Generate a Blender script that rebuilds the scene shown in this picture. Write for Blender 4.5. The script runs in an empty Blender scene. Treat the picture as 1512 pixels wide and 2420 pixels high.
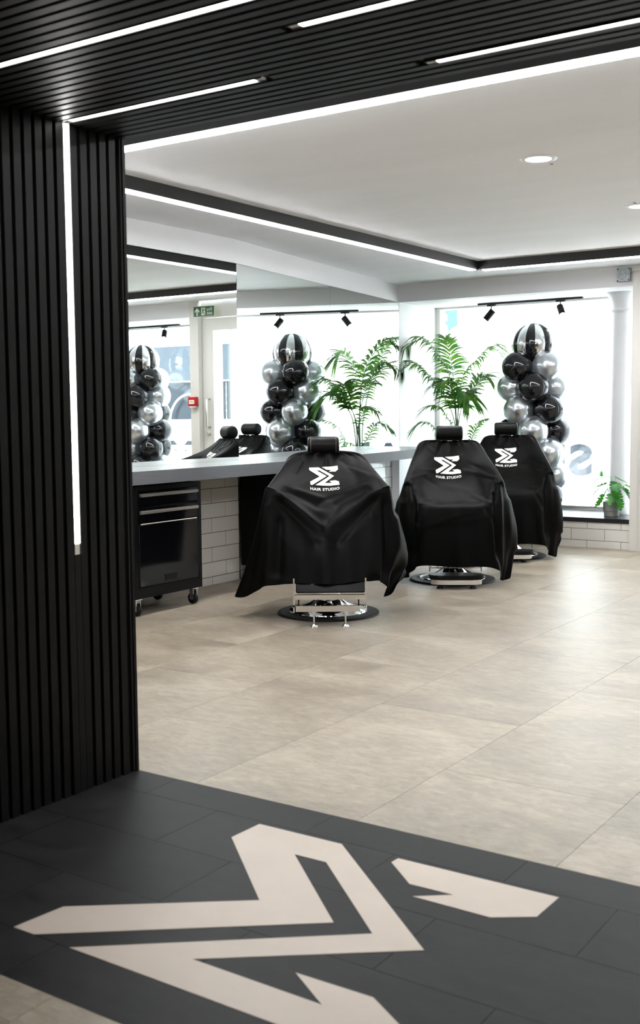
import bpy, bmesh, math, random
import numpy as np
from mathutils import Vector, Matrix
from mathutils.bvhtree import BVHTree

random.seed(7)
S = bpy.context.scene
C = S.collection

# ------------------------------------------------------------------ camera
pitch, roll, yaw, cam_h, foc = 0.08875, 0.008365, -0.59251, 1.18, 2625.0
fwd = Vector((math.sin(yaw)*math.cos(pitch), math.cos(yaw)*math.cos(pitch), -math.sin(pitch)))
right = Vector((math.cos(yaw), -math.sin(yaw), 0.0))
down = fwd.cross(right)
r2 = right*math.cos(roll)+down*math.sin(roll)
d2_ = -right*math.sin(roll)+down*math.cos(roll)
cam_d = bpy.data.cameras.new('camera')
cam = bpy.data.objects.new('camera', cam_d); C.objects.link(cam)
M = Matrix.Identity(4)
for i in range(3):
    M[i][0] = r2[i]; M[i][1] = -d2_[i]; M[i][2] = -fwd[i]
M[2][3] = cam_h
cam.matrix_world = M
cam_d.sensor_fit = 'VERTICAL'; cam_d.sensor_height = 36.0; cam_d.sensor_width = 36.0*1512/2420
cam_d.lens = foc/2420*36.0
cam_d.clip_start = 0.05; cam_d.clip_end = 200
cam_d.dof.use_dof = True; cam_d.dof.focus_distance = 7.0; cam_d.dof.aperture_fstop = 5.0
S.camera = cam

# ------------------------------------------------------------------ world, light levels, exposure
SKY = 6.8
SUN = 13.0
LED = 31.0
LED_SLAT = 16.0
w = bpy.data.worlds.new('sky'); S.world = w; w.use_nodes = True
bg = w.node_tree.nodes['Background']; bg.inputs[0].default_value = (0.80, 0.905, 1.0, 1); bg.inputs[1].default_value = SKY
sun_d = bpy.data.lights.new('sun', 'SUN'); sun_d.energy = SUN; sun_d.angle = math.radians(6); sun_d.color = (1.0, 0.97, 0.93)
sun = bpy.data.objects.new('sun', sun_d); C.objects.link(sun)      # high over the roof behind the camera: falls on the street, not through the windows
sun.rotation_euler = Vector((0.25, 0.62, -0.95)).to_track_quat('-Z', 'Y').to_euler()
S.view_settings.view_transform = 'Standard'; S.view_settings.look = 'None'
S.view_settings.gamma = 1.0; S.view_settings.use_curve_mapping = False
S.view_settings.exposure = 1.05
cy = S.cycles
cy.use_denoising = True
try: cy.denoiser = 'OPENIMAGEDENOISE'
except Exception: pass
cy.max_bounces = 10; cy.diffuse_bounces = 5; cy.glossy_bounces = 5; cy.transparent_max_bounces = 16
cy.sample_clamp_indirect = 10.0; cy.caustics_reflective = False; cy.caustics_refractive = False
cy.use_light_tree = True

def portal(name, x0, x1, y, z0, z1):
    l = bpy.data.lights.new(name, 'AREA'); l.shape = 'RECTANGLE'; l.size = x1-x0; l.size_y = z1-z0
    l.energy = 0.0; l.cycles.is_portal = True
    o = bpy.data.objects.new(name, l); C.objects.link(o)
    o.location = ((x0+x1)/2, y, (z0+z1)/2); o.rotation_euler = (math.radians(-90), 0, 0)
portal('window_portal', -5.27, -3.06, 10.03, 0.29, 2.2)
portal('window_portal_b', -1.75, 0.47, 10.03, 0.29, 2.2)
portal('door_portal', -2.78, -2.03, 9.30, 0.35, 2.08)

# ------------------------------------------------------------------ material helpers
MATS = {}
def nodes_of(name):
    m = bpy.data.materials.new(name); m.use_nodes = True
    nt = m.node_tree; return m, nt, nt.nodes['Principled BSDF']
def mat(name, col, rough=0.5, metal=0.0, spec=0.5, var=0.0, vscale=6.0, bump=0.0, bscale=40.0, stretch=(1, 1, 1), coat=0.0, rvar=0.0, sheen=0.0, perobj=0.0):
    if name in MATS: return MATS[name]
    m, nt, b = nodes_of(name); L = nt.links
    b.inputs['Base Color'].default_value = (*col, 1); b.inputs['Roughness'].default_value = rough
    b.inputs['Metallic'].default_value = metal; b.inputs['Specular IOR Level'].default_value = spec
    b.inputs['Coat Weight'].default_value = coat; b.inputs['Sheen Weight'].default_value = sheen
    geo = nt.nodes.new('ShaderNodeNewGeometry'); mp = nt.nodes.new('ShaderNodeMapping'); mp.inputs['Scale'].default_value = stretch
    oi = nt.nodes.new('ShaderNodeObjectInfo')
    cb = nt.nodes.new('ShaderNodeCombineXYZ'); L.new(oi.outputs['Random'], cb.inputs[0]); L.new(oi.outputs['Random'], cb.inputs[1])
    sc = nt.nodes.new('ShaderNodeVectorMath'); sc.operation = 'SCALE'; sc.inputs['Scale'].default_value = 7.0 if perobj else 0.0
    L.new(cb.outputs[0], sc.inputs[0])
    ad = nt.nodes.new('ShaderNodeVectorMath'); ad.operation = 'ADD'
    L.new(geo.outputs['Position'], ad.inputs[0]); L.new(sc.outputs[0], ad.inputs[1]); L.new(ad.outputs[0], mp.inputs[0])
    if var or rvar:
        n = nt.nodes.new('ShaderNodeTexNoise'); n.inputs['Scale'].default_value = vscale; n.inputs['Detail'].default_value = 8; n.inputs['Roughness'].default_value = 0.62
        L.new(mp.outputs[0], n.inputs['Vector'])
        if var:
            r = nt.nodes.new('ShaderNodeValToRGB')
            r.color_ramp.elements[0].position = 0.3; r.color_ramp.elements[1].position = 0.7
            r.color_ramp.elements[0].color = (*[c*(1-var) for c in col], 1); r.color_ramp.elements[1].color = (*[min(1, c*(1+var)) for c in col], 1)
            L.new(n.outputs['Fac'], r.inputs[0])
            out = r.outputs[0]
            if perobj:
                hs = nt.nodes.new('ShaderNodeHueSaturation'); mr = nt.nodes.new('ShaderNodeMapRange')
                mr.inputs['To Min'].default_value = 1-perobj; mr.inputs['To Max'].default_value = 1+perobj
                L.new(oi.outputs['Random'], mr.inputs[0]); L.new(mr.outputs[0], hs.inputs['Value']); L.new(out, hs.inputs['Color']); out = hs.outputs[0]
            L.new(out, b.inputs['Base Color'])
        if rvar:
            mr2 = nt.nodes.new('ShaderNodeMapRange'); mr2.inputs['To Min'].default_value = rough-rvar; mr2.inputs['To Max'].default_value = rough+rvar
            L.new(n.outputs['Fac'], mr2.inputs[0]); L.new(mr2.outputs[0], b.inputs['Roughness'])
    if bump:
        n2 = nt.nodes.new('ShaderNodeTexNoise'); n2.inputs['Scale'].default_value = bscale; n2.inputs['Detail'].default_value = 4
        L.new(mp.outputs[0], n2.inputs['Vector'])
        bp = nt.nodes.new('ShaderNodeBump'); bp.inputs['Strength'].default_value = bump; bp.inputs['Distance'].default_value = 0.01
        L.new(n2.outputs['Fac'], bp.inputs['Height']); L.new(bp.outputs[0], b.inputs['Normal'])
    MATS[name] = m; return m
def emit(name, col, e):
    if name in MATS: return MATS[name]
    m, nt, b = nodes_of(name)
    b.inputs['Base Color'].default_value = (*col, 1); b.inputs['Emission Color'].default_value = (*col, 1); b.inputs['Emission Strength'].default_value = e
    MATS[name] = m; return m
def glass(name, tint=(0.97, 0.99, 0.98), refl=0.06):
    if name in MATS: return MATS[name]
    m, nt, b = nodes_of(name); nt.nodes.remove(b); L = nt.links
    t = nt.nodes.new('ShaderNodeBsdfTransparent'); t.inputs[0].default_value = (*tint, 1)
    g = nt.nodes.new('ShaderNodeBsdfGlossy'); g.inputs['Roughness'].default_value = 0.02
    mx = nt.nodes.new('ShaderNodeMixShader'); mx.inputs[0].default_value = refl
    L.new(t.outputs[0], mx.inputs[1]); L.new(g.outputs[0], mx.inputs[2]); L.new(mx.outputs[0], nt.nodes['Material Output'].inputs[0])
    MATS[name] = m; return m
def translucent(name, col, front=0.5, rough=0.5, gloss=0.0, var=0.0):
    if name in MATS: return MATS[name]
    m, nt, b = nodes_of(name); L = nt.links
    b.inputs['Base Color'].default_value = (*col, 1); b.inputs['Roughness'].default_value = rough
    t = nt.nodes.new('ShaderNodeBsdfTranslucent'); t.inputs[0].default_value = (*col, 1)
    if var:
        oi = nt.nodes.new('ShaderNodeObjectInfo'); geo = nt.nodes.new('ShaderNodeNewGeometry')
        n = nt.nodes.new('ShaderNodeTexNoise'); n.inputs['Scale'].default_value = 9.0
        L.new(geo.outputs['Position'], n.inputs['Vector'])
        r = nt.nodes.new('ShaderNodeValToRGB'); r.color_ramp.elements[0].position = 0.35; r.color_ramp.elements[1].position = 0.65
        r.color_ramp.elements[0].color = (col[0]*0.5, col[1]*(1-var), col[2]*0.8, 1); r.color_ramp.elements[1].color = (min(1, col[0]*2.2), min(1, col[1]*(1+var)), col[2], 1)
        L.new(n.outputs['Fac'], r.inputs[0]); L.new(r.outputs[0], b.inputs['Base Color']); L.new(r.outputs[0], t.inputs[0])
    mx = nt.nodes.new('ShaderNodeMixShader'); mx.inputs[0].default_value = 1-front
    L.new(b.outputs[0], mx.inputs[1]); L.new(t.outputs[0], mx.inputs[2]); L.new(mx.outputs[0], nt.nodes['Material Output'].inputs[0])
    MATS[name] = m; return m

m_ceiling = mat('ceiling_paint', (0.90, 0.915, 0.94), 0.7, var=0.03, vscale=1.2, stretch=(0.6, 2.5, 1), bump=0.05, bscale=2.0)
m_wall = mat('wall_paint', (0.735, 0.74, 0.755), 0.6, var=0.015, vscale=2)
m_joinery = mat('joinery_paint', (0.66, 0.645, 0.61), 0.4, var=0.02, vscale=3)
def stone_tile(name, dark, mid, light, rough):
    m, nt, b = nodes_of(name); L = nt.links; N = nt.nodes.new
    geo = N('ShaderNodeNewGeometry'); oi = N('ShaderNodeObjectInfo')
    cb = N('ShaderNodeCombineXYZ'); L.new(oi.outputs['Random'], cb.inputs[0]); L.new(oi.outputs['Random'], cb.inputs[2])
    sc = N('ShaderNodeVectorMath'); sc.operation = 'SCALE'; sc.inputs['Scale'].default_value = 31.0; L.new(cb.outputs[0], sc.inputs[0])
    ad = N('ShaderNodeVectorMath'); ad.operation = 'ADD'; L.new(geo.outputs['Position'], ad.inputs[0]); L.new(sc.outputs[0], ad.inputs[1])
    def noise(scale, st, detail, rg, rot=0.0):
        mp = N('ShaderNodeMapping'); mp.inputs['Scale'].default_value = st; mp.inputs['Rotation'].default_value = (0, 0, rot); L.new(ad.outputs[0], mp.inputs[0])
        n = N('ShaderNodeTexNoise'); n.inputs['Scale'].default_value = scale; n.inputs['Detail'].default_value = detail; n.inputs['Roughness'].default_value = rg
        n.inputs['Distortion'].default_value = 0.5; L.new(mp.outputs[0], n.inputs['Vector']); return n.outputs['Fac']
    cloud = noise(1.7, (1, 1.5, 1), 6, 0.6, 0.5); grain = noise(16, (1, 2.2, 1), 7, 0.72, 0.55)
    mx = N('ShaderNodeMix'); mx.data_type = 'FLOAT'; mx.inputs['Factor'].default_value = 0.46; L.new(cloud, mx.inputs['A']); L.new(grain, mx.inputs['B'])
    r = N('ShaderNodeValToRGB'); e = r.color_ramp.elements; e[0].position = 0.36; e[0].color = (*dark, 1); e[1].position = 0.64; e[1].color = (*light, 1)
    k = e.new(0.5); k.color = (*mid, 1); L.new(mx.outputs['Result'], r.inputs[0])
    hs = N('ShaderNodeHueSaturation'); mr = N('ShaderNodeMapRange'); mr.inputs['To Min'].default_value = 0.93; mr.inputs['To Max'].default_value = 1.06
    L.new(oi.outputs['Random'], mr.inputs[0]); L.new(mr.outputs[0], hs.inputs['Value']); L.new(r.outputs[0], hs.inputs['Color']); L.new(hs.outputs[0], b.inputs['Base Color'])
    m2 = N('ShaderNodeMapRange'); m2.inputs['From Min'].default_value = 0.3; m2.inputs['From Max'].default_value = 0.7; m2.inputs['To Min'].default_value = rough-0.07; m2.inputs['To Max'].default_value = rough+0.1
    L.new(mx.outputs['Result'], m2.inputs[0]); L.new(m2.outputs[0], b.inputs['Roughness'])
    bp = N('ShaderNodeBump'); bp.inputs['Strength'].default_value = 0.10; bp.inputs['Distance'].default_value = 0.004; L.new(grain, bp.inputs['Height']); L.new(bp.outputs[0], b.inputs['Normal'])
    MATS[name] = m; return m
m_tile = stone_tile('beige_floor_tile', (0.185, 0.15, 0.109), (0.295, 0.247, 0.187), (0.42, 0.365, 0.285), 0.40)
m_grout_floor = mat('floor_joint', (0.16, 0.13, 0.10), 0.8)
m_dark = mat('dark_floor_tile', (0.0165, 0.0165, 0.0172), 0.5, spec=0.12, var=0.42, vscale=6, stretch=(1, 2, 1), bump=0.05, bscale=90, rvar=0.08, perobj=0.07)
m_inlay = mat('pale_inlay', (0.545, 0.465, 0.392), 0.45, var=0.06, vscale=5, bump=0.03, bscale=60)
m_slat = mat('black_slat', (0.0068, 0.0067, 0.0065), 0.46, spec=0.10, var=0.18, vscale=18, stretch=(1, 1, 1), bump=0.06, bscale=120, perobj=0.08)
m_black = mat('matt_black', (0.008, 0.008, 0.008), 0.7)
m_beam = mat('black_beam', (0.010, 0.010, 0.011), 0.5, var=0.1)
m_led = emit('led_diffuser', (0.985, 0.99, 1.0), LED)
m_led2 = emit('slim_led_diffuser', (1.0, 0.99, 0.975), LED_SLAT)
m_down = emit('downlight_diffuser', (1.0, 0.99, 0.97), 22.0)
m_spot = emit('spot_bulb', (1.0, 0.86, 0.62), 18.0)
m_wtile = mat('ceramic_wall_tile', (0.72, 0.70, 0.66), 0.08, spec=0.6, var=0.02, vscale=4, perobj=0.02)
m_grout = mat('dark_grout', (0.022, 0.02, 0.018), 0.9, spec=0.1)
m_counter = mat('grey_worktop', (0.12, 0.125, 0.135), 0.33, var=0.12, vscale=6, stretch=(1, 1, 20), rvar=0.06)
m_mirror = mat('mirror_silver', (0.86, 0.90, 0.885), 0.0, metal=1.0)
m_medge = mat('mirror_edge', (0.08, 0.09, 0.09), 0.3)
m_sill = mat('black_sill', (0.018, 0.019, 0.022), 0.28, var=0.1)
m_cab = mat('gloss_black_steel', (0.003, 0.003, 0.004), 0.12, spec=0.3)
m_cabm = mat('black_steel', (0.003, 0.003, 0.0035), 0.4, spec=0.15)
m_alu = mat('brushed_aluminium', (0.72, 0.70, 0.66), 0.35, metal=0.85)
m_chrome = mat('chrome', (0.82, 0.82, 0.83), 0.06, metal=1.0)
m_rubber = mat('black_rubber', (0.006, 0.006, 0.006), 0.55, spec=0.25)
m_leather = mat('black_leather', (0.003, 0.0029, 0.0028), 0.38, spec=0.2, bump=0.12, bscale=220)
m_stitch = mat('pale_stitch', (0.6, 0.52, 0.36), 0.7)
m_cape = mat('black_cape_cloth', (0.0011, 0.0010, 0.0009), 0.5, spec=0.065, var=0.1, vscale=3, bump=0.08, bscale=9)
m_print = mat('white_print', (0.84, 0.83, 0.79), 0.6)
m_frost = translucent('frosted_film', (0.93, 0.95, 0.97), front=0.25)
m_glass = glass('window_glass')
m_bblack = mat('black_balloon', (0.006, 0.006, 0.008), 0.07, spec=0.55)
m_bsilver = translucent('chrome_balloon', (0.80, 0.83, 0.87), front=0.70, rough=0.20)
m_bsilver.node_tree.nodes['Principled BSDF'].inputs['Metallic'].default_value = 0.95
m_foilb = mat('black_foil', (0.006, 0.006, 0.007), 0.10)
m_foils = mat('silver_foil', (0.86, 0.87, 0.88), 0.05, metal=1.0, bump=0.25, bscale=30)
m_leaf = translucent('palm_leaf', (0.045, 0.18, 0.022), front=0.5, rough=0.5, var=0.35)
m_stem = mat('palm_stem', (0.06, 0.14, 0.03), 0.5, var=0.2)
m_leaf2 = translucent('monstera_leaf', (0.035, 0.24, 0.035), front=0.6, rough=0.3, var=0.35)
m_stem2 = mat('dark_stem', (0.05, 0.035, 0.02), 0.6)
m_pot = mat('grey_pot', (0.27, 0.275, 0.26), 0.55, var=0.05)
m_soil = mat('soil', (0.02, 0.015, 0.01), 0.9, bump=0.5, bscale=80)
m_galv = mat('galvanised_steel', (0.30, 0.33, 0.34), 0.45, metal=0.5, var=0.35, vscale=70)
m_green = mat('exit_green', (0.0, 0.085, 0.045), 0.35)
m_cream = mat('sign_cream', (0.75, 0.78, 0.58), 0.5)
m_red = mat('alarm_red', (0.45, 0.012, 0.016), 0.3)
m_white = mat('white_plastic', (0.82, 0.82, 0.80), 0.35)
m_teal = mat('teal_sign', (0.005, 0.036, 0.032), 0.4)
m_render = mat('pale_render', (0.66, 0.65, 0.63), 0.9, var=0.06, vscale=1.5)
m_pave = mat('pavement', (0.60, 0.60, 0.59), 0.9, var=0.1, vscale=3)
m_road = mat('road', (0.42, 0.42, 0.42), 0.9, var=0.1, vscale=5)
m_curtain = mat('curtained_glass', (0.42, 0.44, 0.47), 0.2)
m_shop = mat('shop_dark', (0.012, 0.018, 0.028), 0.4, var=0.3, vscale=3)
m_shopw = mat('shop_dark_glass', (0.008, 0.011, 0.016), 0.3, spec=0.25)
m_car = mat('car_paint', (0.010, 0.013, 0.018), 0.3, coat=0.2)

# ------------------------------------------------------------------ mesh helpers
def new_bm(): return bmesh.new()
def link(name, bm, m, parent=None, smooth=False, loc=None, autosmooth=None):
    bmesh.ops.recalc_face_normals(bm, faces=bm.faces)
    me = bpy.data.meshes.new(name); bm.to_mesh(me); bm.free()
    if m is not None: me.materials.append(m)
    if smooth:
        for p in me.polygons: p.use_smooth = True
        if autosmooth is not None:
            try: me.set_sharp_from_angle(angle=math.radians(autosmooth))
            except Exception: pass
    o = bpy.data.objects.new(name, me); C.objects.link(o)
    if parent is not None: o.parent = parent
    if loc is not None: o.location = loc
    return o
def box(bm, x0, x1, y0, y1, z0, z1):
    v = [bm.verts.new(p) for p in ((x0, y0, z0), (x1, y0, z0), (x1, y1, z0), (x0, y1, z0), (x0, y0, z1), (x1, y0, z1), (x1, y1, z1), (x0, y1, z1))]
    for f in ((0, 3, 2, 1), (4, 5, 6, 7), (0, 1, 5, 4), (1, 2, 6, 5), (2, 3, 7, 6), (3, 0, 4, 7)): bm.faces.new([v[i] for i in f])
    return v
def bbox(x0, x1, y0, y1, z0, z1, bevel=0.0, seg=2):
    bm = new_bm(); box(bm, x0, x1, y0, y1, z0, z1)
    if bevel: bmesh.ops.bevel(bm, geom=bm.edges[:], offset=bevel, segments=seg, profile=0.5, affect='EDGES')
    return bm
def prism(bm, pts, z0, z1):
    lo = [bm.verts.new((x, y, z0)) for x, y in pts]; hi = [bm.verts.new((x, y, z1)) for x, y in pts]
    n = len(pts); bm.faces.new(lo[::-1]); bm.faces.new(hi)
    for i in range(n): bm.faces.new([lo[i], lo[(i+1) % n], hi[(i+1) % n], hi[i]])
def lathe(bm, prof, seg=32, center=(0, 0, 0)):
    cx, cy_, cz = center; rings = []
    for r, z in prof:
        if r < 1e-6: rings.append([bm.verts.new((cx, cy_, cz+z))])
        else: rings.append([bm.verts.new((cx+r*math.cos(2*math.pi*i/seg), cy_+r*math.sin(2*math.pi*i/seg), cz+z)) for i in range(seg)])
    for a, b in zip(rings[:-1], rings[1:]):
        for i in range(seg):
            j = (i+1) % seg
            if len(a) == 1 and len(b) == 1: continue
            if len(a) == 1: bm.faces.new([a[0], b[j], b[i]])
            elif len(b) == 1: bm.faces.new([a[i], a[j], b[0]])
            else: bm.faces.new([a[i], a[j], b[j], b[i]])
    if len(rings[0]) > 1: bm.faces.new(rings[0][::-1])
    if len(rings[-1]) > 1: bm.faces.new(rings[-1])
def tube(bm, pts, rad, seg=8, cap=True):
    pts = [Vector(p) for p in pts]; n = len(pts)
    rads = rad if isinstance(rad, (list, tuple)) else [rad]*n
    rings = []; up = None
    for i, p in enumerate(pts):
        t = (pts[min(i+1, n-1)]-pts[max(i-1, 0)]).normalized()
        if up is None:
            up = Vector((0, 0, 1)) if abs(t.z) < 0.9 else Vector((1, 0, 0))
        a = t.cross(up).normalized(); b = a.cross(t).normalized(); up = b
        rings.append([bm.verts.new(p+rads[i]*(a*math.cos(2*math.pi*k/seg)+b*math.sin(2*math.pi*k/seg))) for k in range(seg)])
    for r0, r1 in zip(rings[:-1], rings[1:]):
        for k in range(seg): bm.faces.new([r0[k], r0[(k+1) % seg], r1[(k+1) % seg], r1[k]])
    if cap: bm.faces.new(rings[0][::-1]); bm.faces.new(rings[-1])
def sphere(bm, c, r, u=24, v=16, sz=1.0):
    bmesh.ops.create_uvsphere(bm, u_segments=u, v_segments=v, radius=r, matrix=Matrix.Translation(c) @ Matrix.Diagonal((1, 1, sz, 1)))
def cyl(bm, p0, p1, r, seg=16): tube(bm, [p0, p1], r, seg)
def empty(name, loc=(0, 0, 0), rz=0.0):
    o = bpy.data.objects.new(name, None); C.objects.link(o); o.location = loc; o.rotation_euler = (0, 0, rz); o.empty_display_size = 0.1; return o
def tag(o, label, cat, group=None):
    o['label'] = label; o['category'] = cat
    if group: o['group'] = group
    return o
def struct(o): o['kind'] = 'structure'; return o
def text_bm(txt, size, mirror=False, bold=0.0, bend=0.0, ext=0.0, spacing=1.0, res=3):
    cu = bpy.data.curves.new('txt', 'FONT'); cu.body = txt; cu.size = size; cu.align_x = 'CENTER'; cu.align_y = 'CENTER'; cu.resolution_u = res
    cu.offset = bold; cu.extrude = ext; cu.space_character = spacing
    o = bpy.data.objects.new('txt', cu); C.objects.link(o)
    dg = bpy.context.evaluated_depsgraph_get(); me = bpy.data.meshes.new_from_object(o.evaluated_get(dg))
    bm = new_bm(); bm.from_mesh(me); bpy.data.objects.remove(o); bpy.data.meshes.remove(me); bpy.data.curves.remove(cu)
    for v in bm.verts:
        if bend: v.co.y += bend*v.co.x**2
        if mirror: v.co.x = -v.co.x
    return bm
def remap(bm, f):
    for v in bm.verts: v.co = Vector(f(v.co))

# ------------------------------------------------------------------ dimensions of the place
ZC = 2.377            # white ceiling
ZS = 2.05             # underside of the slatted ceiling
YW = 9.22             # inner face of the window wall
YG = 10.0             # window glass
ZSILL = 0.261
XM = -4.81            # face of the straight mirror wall
XT = -4.88            # face of its tiled lower part
PC = Vector((-4.815, 6.14, 0))      # corner where the mirror wall bends
A2 = math.radians(8.8)
D2 = Vector((-math.sin(A2), math.cos(A2), 0)); N2 = Vector((math.cos(A2), math.sin(A2), 0))
XSW = -2.526          # face of the slatted wall
YSE = 2.655           # end of slatted wall and ceiling, edge of the dark floor
XR = 2.2; YB = -2.6

# ------------------------------------------------------------------ floor
bm = new_bm(); box(bm, -5.6, XR+0.2, YB-0.2, YG+0.1, -0.10, -0.0022)
floor = struct(link('floor', bm, m_grout_floor))
J = 0.0007
def tile_piece(x0, x1, y0, y1, m, z=0.0, name='tile'):
    if x1-x0 < 0.02 or y1-y0 < 0.02: return
    bm = new_bm(); box(bm, x0+J, x1-J, y0+J, y1-J, -0.0022, z)
    link(name, bm, m, floor)
TW, TL_ = 0.61, 1.22
k0 = -6
for k in range(-6, 8):
    xa = -1.058+(k-1)*TW; xb = xa+TW
    # column k=0 lies between the joints at -1.668 and -1.058
    off = 3.208 if k % 2 == 0 else 3.818
    xa2 = max(xa, -5.45); xb2 = min(xb, XR)
    if xb2 <= xa2: continue
    n = math.floor((YSE-off)/TL_)
    y = off+n*TL_
    while y < YW:
        ya, yb = max(y, YSE), min(y+TL_, YW+0.02)
        tile_piece(xa2, xb2, ya, yb, m_tile); y += TL_
    y = off+(math.floor((YB-off)/TL_))*TL_
    while y < 1.492:
        ya, yb = max(y, YB), min(y+TL_, 1.492)
        tile_piece(max(xa2, XSW-0.1), xb2, ya, yb, m_tile); y += TL_
XD1 = 0.62
rows = [(2.50, YSE, -1.134), (2.225, 2.50, -1.45), (1.94, 2.225, -1.79), (1.655, 1.94, -1.505), (1.492, 1.655, -1.83)]
for ya, yb, xo in rows:
    x = xo+math.floor((XSW-0.1-xo)/0.61)*0.61
    while x < XD1:
        tile_piece(max(x, XSW-0.1), min(x+0.61, XD1), ya, yb, m_dark); x += 0.61
tile_piece(XD1, XR, 1.492, YSE, m_tile)
SIG_A = [(-1.89, 2.481), (-1.609, 2.483), (-1.129, 2.073), (-1.531, 1.764), (-1.192, 1.762), (-1.31, 1.838), (-1.12, 1.842), (-1.023, 1.782), (-0.985, 1.655), (-1.796, 1.655), (-1.265, 2.078), (-1.577, 2.357), (-1.677, 2.355), (-1.369, 2.076), (-1.911, 1.655), (-1.979, 1.655), (-1.962, 1.793), (-1.586, 2.078), (-1.895, 2.358)]
SIG_B = [(-1.43, 2.482), (-0.982, 2.486), (-0.986, 2.359), (-1.076, 2.297), (-1.284, 2.298), (-1.204, 2.360), (-1.325, 2.357), (-1.432, 2.45)]
for pts in (SIG_A, SIG_B):
    bm = new_bm(); prism(bm, pts, -0.002, 0.0008)
    o = link('logo_inlay', bm, m_inlay, floor); o['label'] = 'pale sigma-shaped inlay in the dark floor'

# ------------------------------------------------------------------ ceilings
bm = new_bm(); box(bm, -5.7, XR+0.2, YSE-0.05, YW+0.001, ZC, ZC+0.12)
struct(link('ceiling', bm, m_ceiling))
bm = new_bm(); box(bm, XSW-0.12, XR+0.2, YB-0.2, YSE-0.004, ZS+0.014, ZC+0.12)
cs = struct(link('ceiling_front', bm, m_black))
LEDY = {'a': (2.402, -2.50, -1.812), 'b': (1.930, -2.50, -0.6), 'c': (2.127, -1.475, XR-0.3), 'd': (2.537, -1.345, XR-0.3)}
P = 0.0394; SW_ = 0.0255
def led_bar(name, x0, x1, y, label, e0=False, e1=False):
    t = empty(name, ((x0+x1)/2, y, ZS)); tag(t, label, 'strip light', 'strip lights set in the slats')
    h = (x1-x0)/2
    link('diffuser', bbox(-h, h, -0.0105, 0.0105, 0.001, 0.009), m_led2, t)
    for q in (-0.0135, 0.011): link('rail', bbox(-h-0.03, h+0.03, q, q+0.0025, -0.001, 0.012), m_beam, t)
    for s, on in ((-1, e0), (1, e1)):
        if on:
            link('end_cap', bbox(min(s*h, s*(h+0.03)), max(s*h, s*(h+0.03)), -0.0105, 0.0105, 0.001, 0.008, 0.002), m_alu, t)
    return t
led_bar('strip_light', LEDY['a'][1], LEDY['a'][2], LEDY['a'][0], 'slim ceiling light strip meeting the lit upright at the wall corner', e1=True)
led_bar('strip_light', LEDY['b'][1], LEDY['b'][2], LEDY['b'][0], 'slim ceiling light strip nearest the top left corner of the picture', e1=True)
led_bar('strip_light', LEDY['c'][1], LEDY['c'][2], LEDY['c'][0], 'slim ceiling light strip starting at the top middle of the slats', e0=True)
led_bar('strip_light', LEDY['d'][1], LEDY['d'][2], LEDY['d'][0], 'slim ceiling light strip closest to the last slat before the white ceiling', e0=True)
y = YSE-SW_/2
me_s = None; i = 0
led_y = sorted(v[0] for v in LEDY.values())
def add_slat(x0, x1, yc):
    bm = new_bm(); box(bm, x0, x1, yc-SW_/2, yc+SW_/2, ZS, ZS+0.014); link('slat', bm, m_slat, cs)
while y > 0.5:
    segs = [(XSW+0.001, XR)]
    for yy, xa, xb in LEDY.values():
        if abs(yy-y) < P/2:
            new = []
            for a, b in segs:
                if xa-0.05 > a: new.append((a, xa-0.05))
                if xb+0.05 < b: new.append((xb+0.05, b))
            segs = new
    yc = y
    for yy in led_y:                      # keep the slats beside a light clear of its housing
        if abs(yy-y) >= P/2 and abs(yy-y) < SW_/2+0.0145:
            pass
    for a, b in segs: add_slat(a, b, yc)
    y -= P

# ------------------------------------------------------------------ slatted wall on the left
bm = new_bm(); box(bm, XSW-0.12, XSW-0.014, YB, YSE-0.02, 0.0, ZC); box(bm, XSW-0.12, XSW-0.001, YSE-0.02, YSE, 0.0, ZC)
ws = struct(link('wall_left_front', bm, m_black))
t = empty('strip_light', (XSW, 2.410, 0.0)); tag(t, 'upright light strip in the black slatted wall', 'strip light', 'strip lights set in the slats')
link('diffuser', bbox(-0.009, -0.001, -0.0115, 0.0115, 0.785, ZS-0.002), m_led2, t)
for q in (-0.0145, 0.012): link('rail', bbox(-0.012, 0.001, q, q+0.0025, 0.75, ZS), m_beam, t)
link('end_cap', bbox(-0.009, -0.001, -0.0115, 0.0115, 0.75, 0.785, 0.002), m_alu, t)
yy = 2.410-0.0145-0.004-SW_/2+0.0
PW = 0.0408; SWW = 0.0268
edges = []
y = 2.410-0.0145-SWW/2
bm0 = new_bm(); box(bm0, XSW-0.014, XSW, -SWW/2, SWW/2, 0.0, ZS)
s0 = link('slat', bm0, m_slat, ws, loc=(0, y, 0))
def slat_copy(yc):
    o = s0.copy(); C.objects.link(o); o.parent = ws; o.location = (0, yc, 0)
y -= PW
while y > 0.4: slat_copy(y); y -= PW
y = 2.410+0.0145+SWW/2
while y < YSE-0.035: slat_copy(y); y += PW
bm = new_bm(); box(bm, XSW-0.014, XSW, 2.3975, 2.4225, 0.0, 0.748); link('slat', bm, m_slat, ws)
bm = new_bm(); box(bm, XSW-0.0, XSW+0.004, YSE-0.012, YSE, 0.0, ZS); link('end_trim', bm, m_slat, ws)

# ------------------------------------------------------------------ walls of the salon
def P2(s, n, z=0.0):
    v = PC+D2*s+N2*n; return Vector((v.x, v.y, z))
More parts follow.
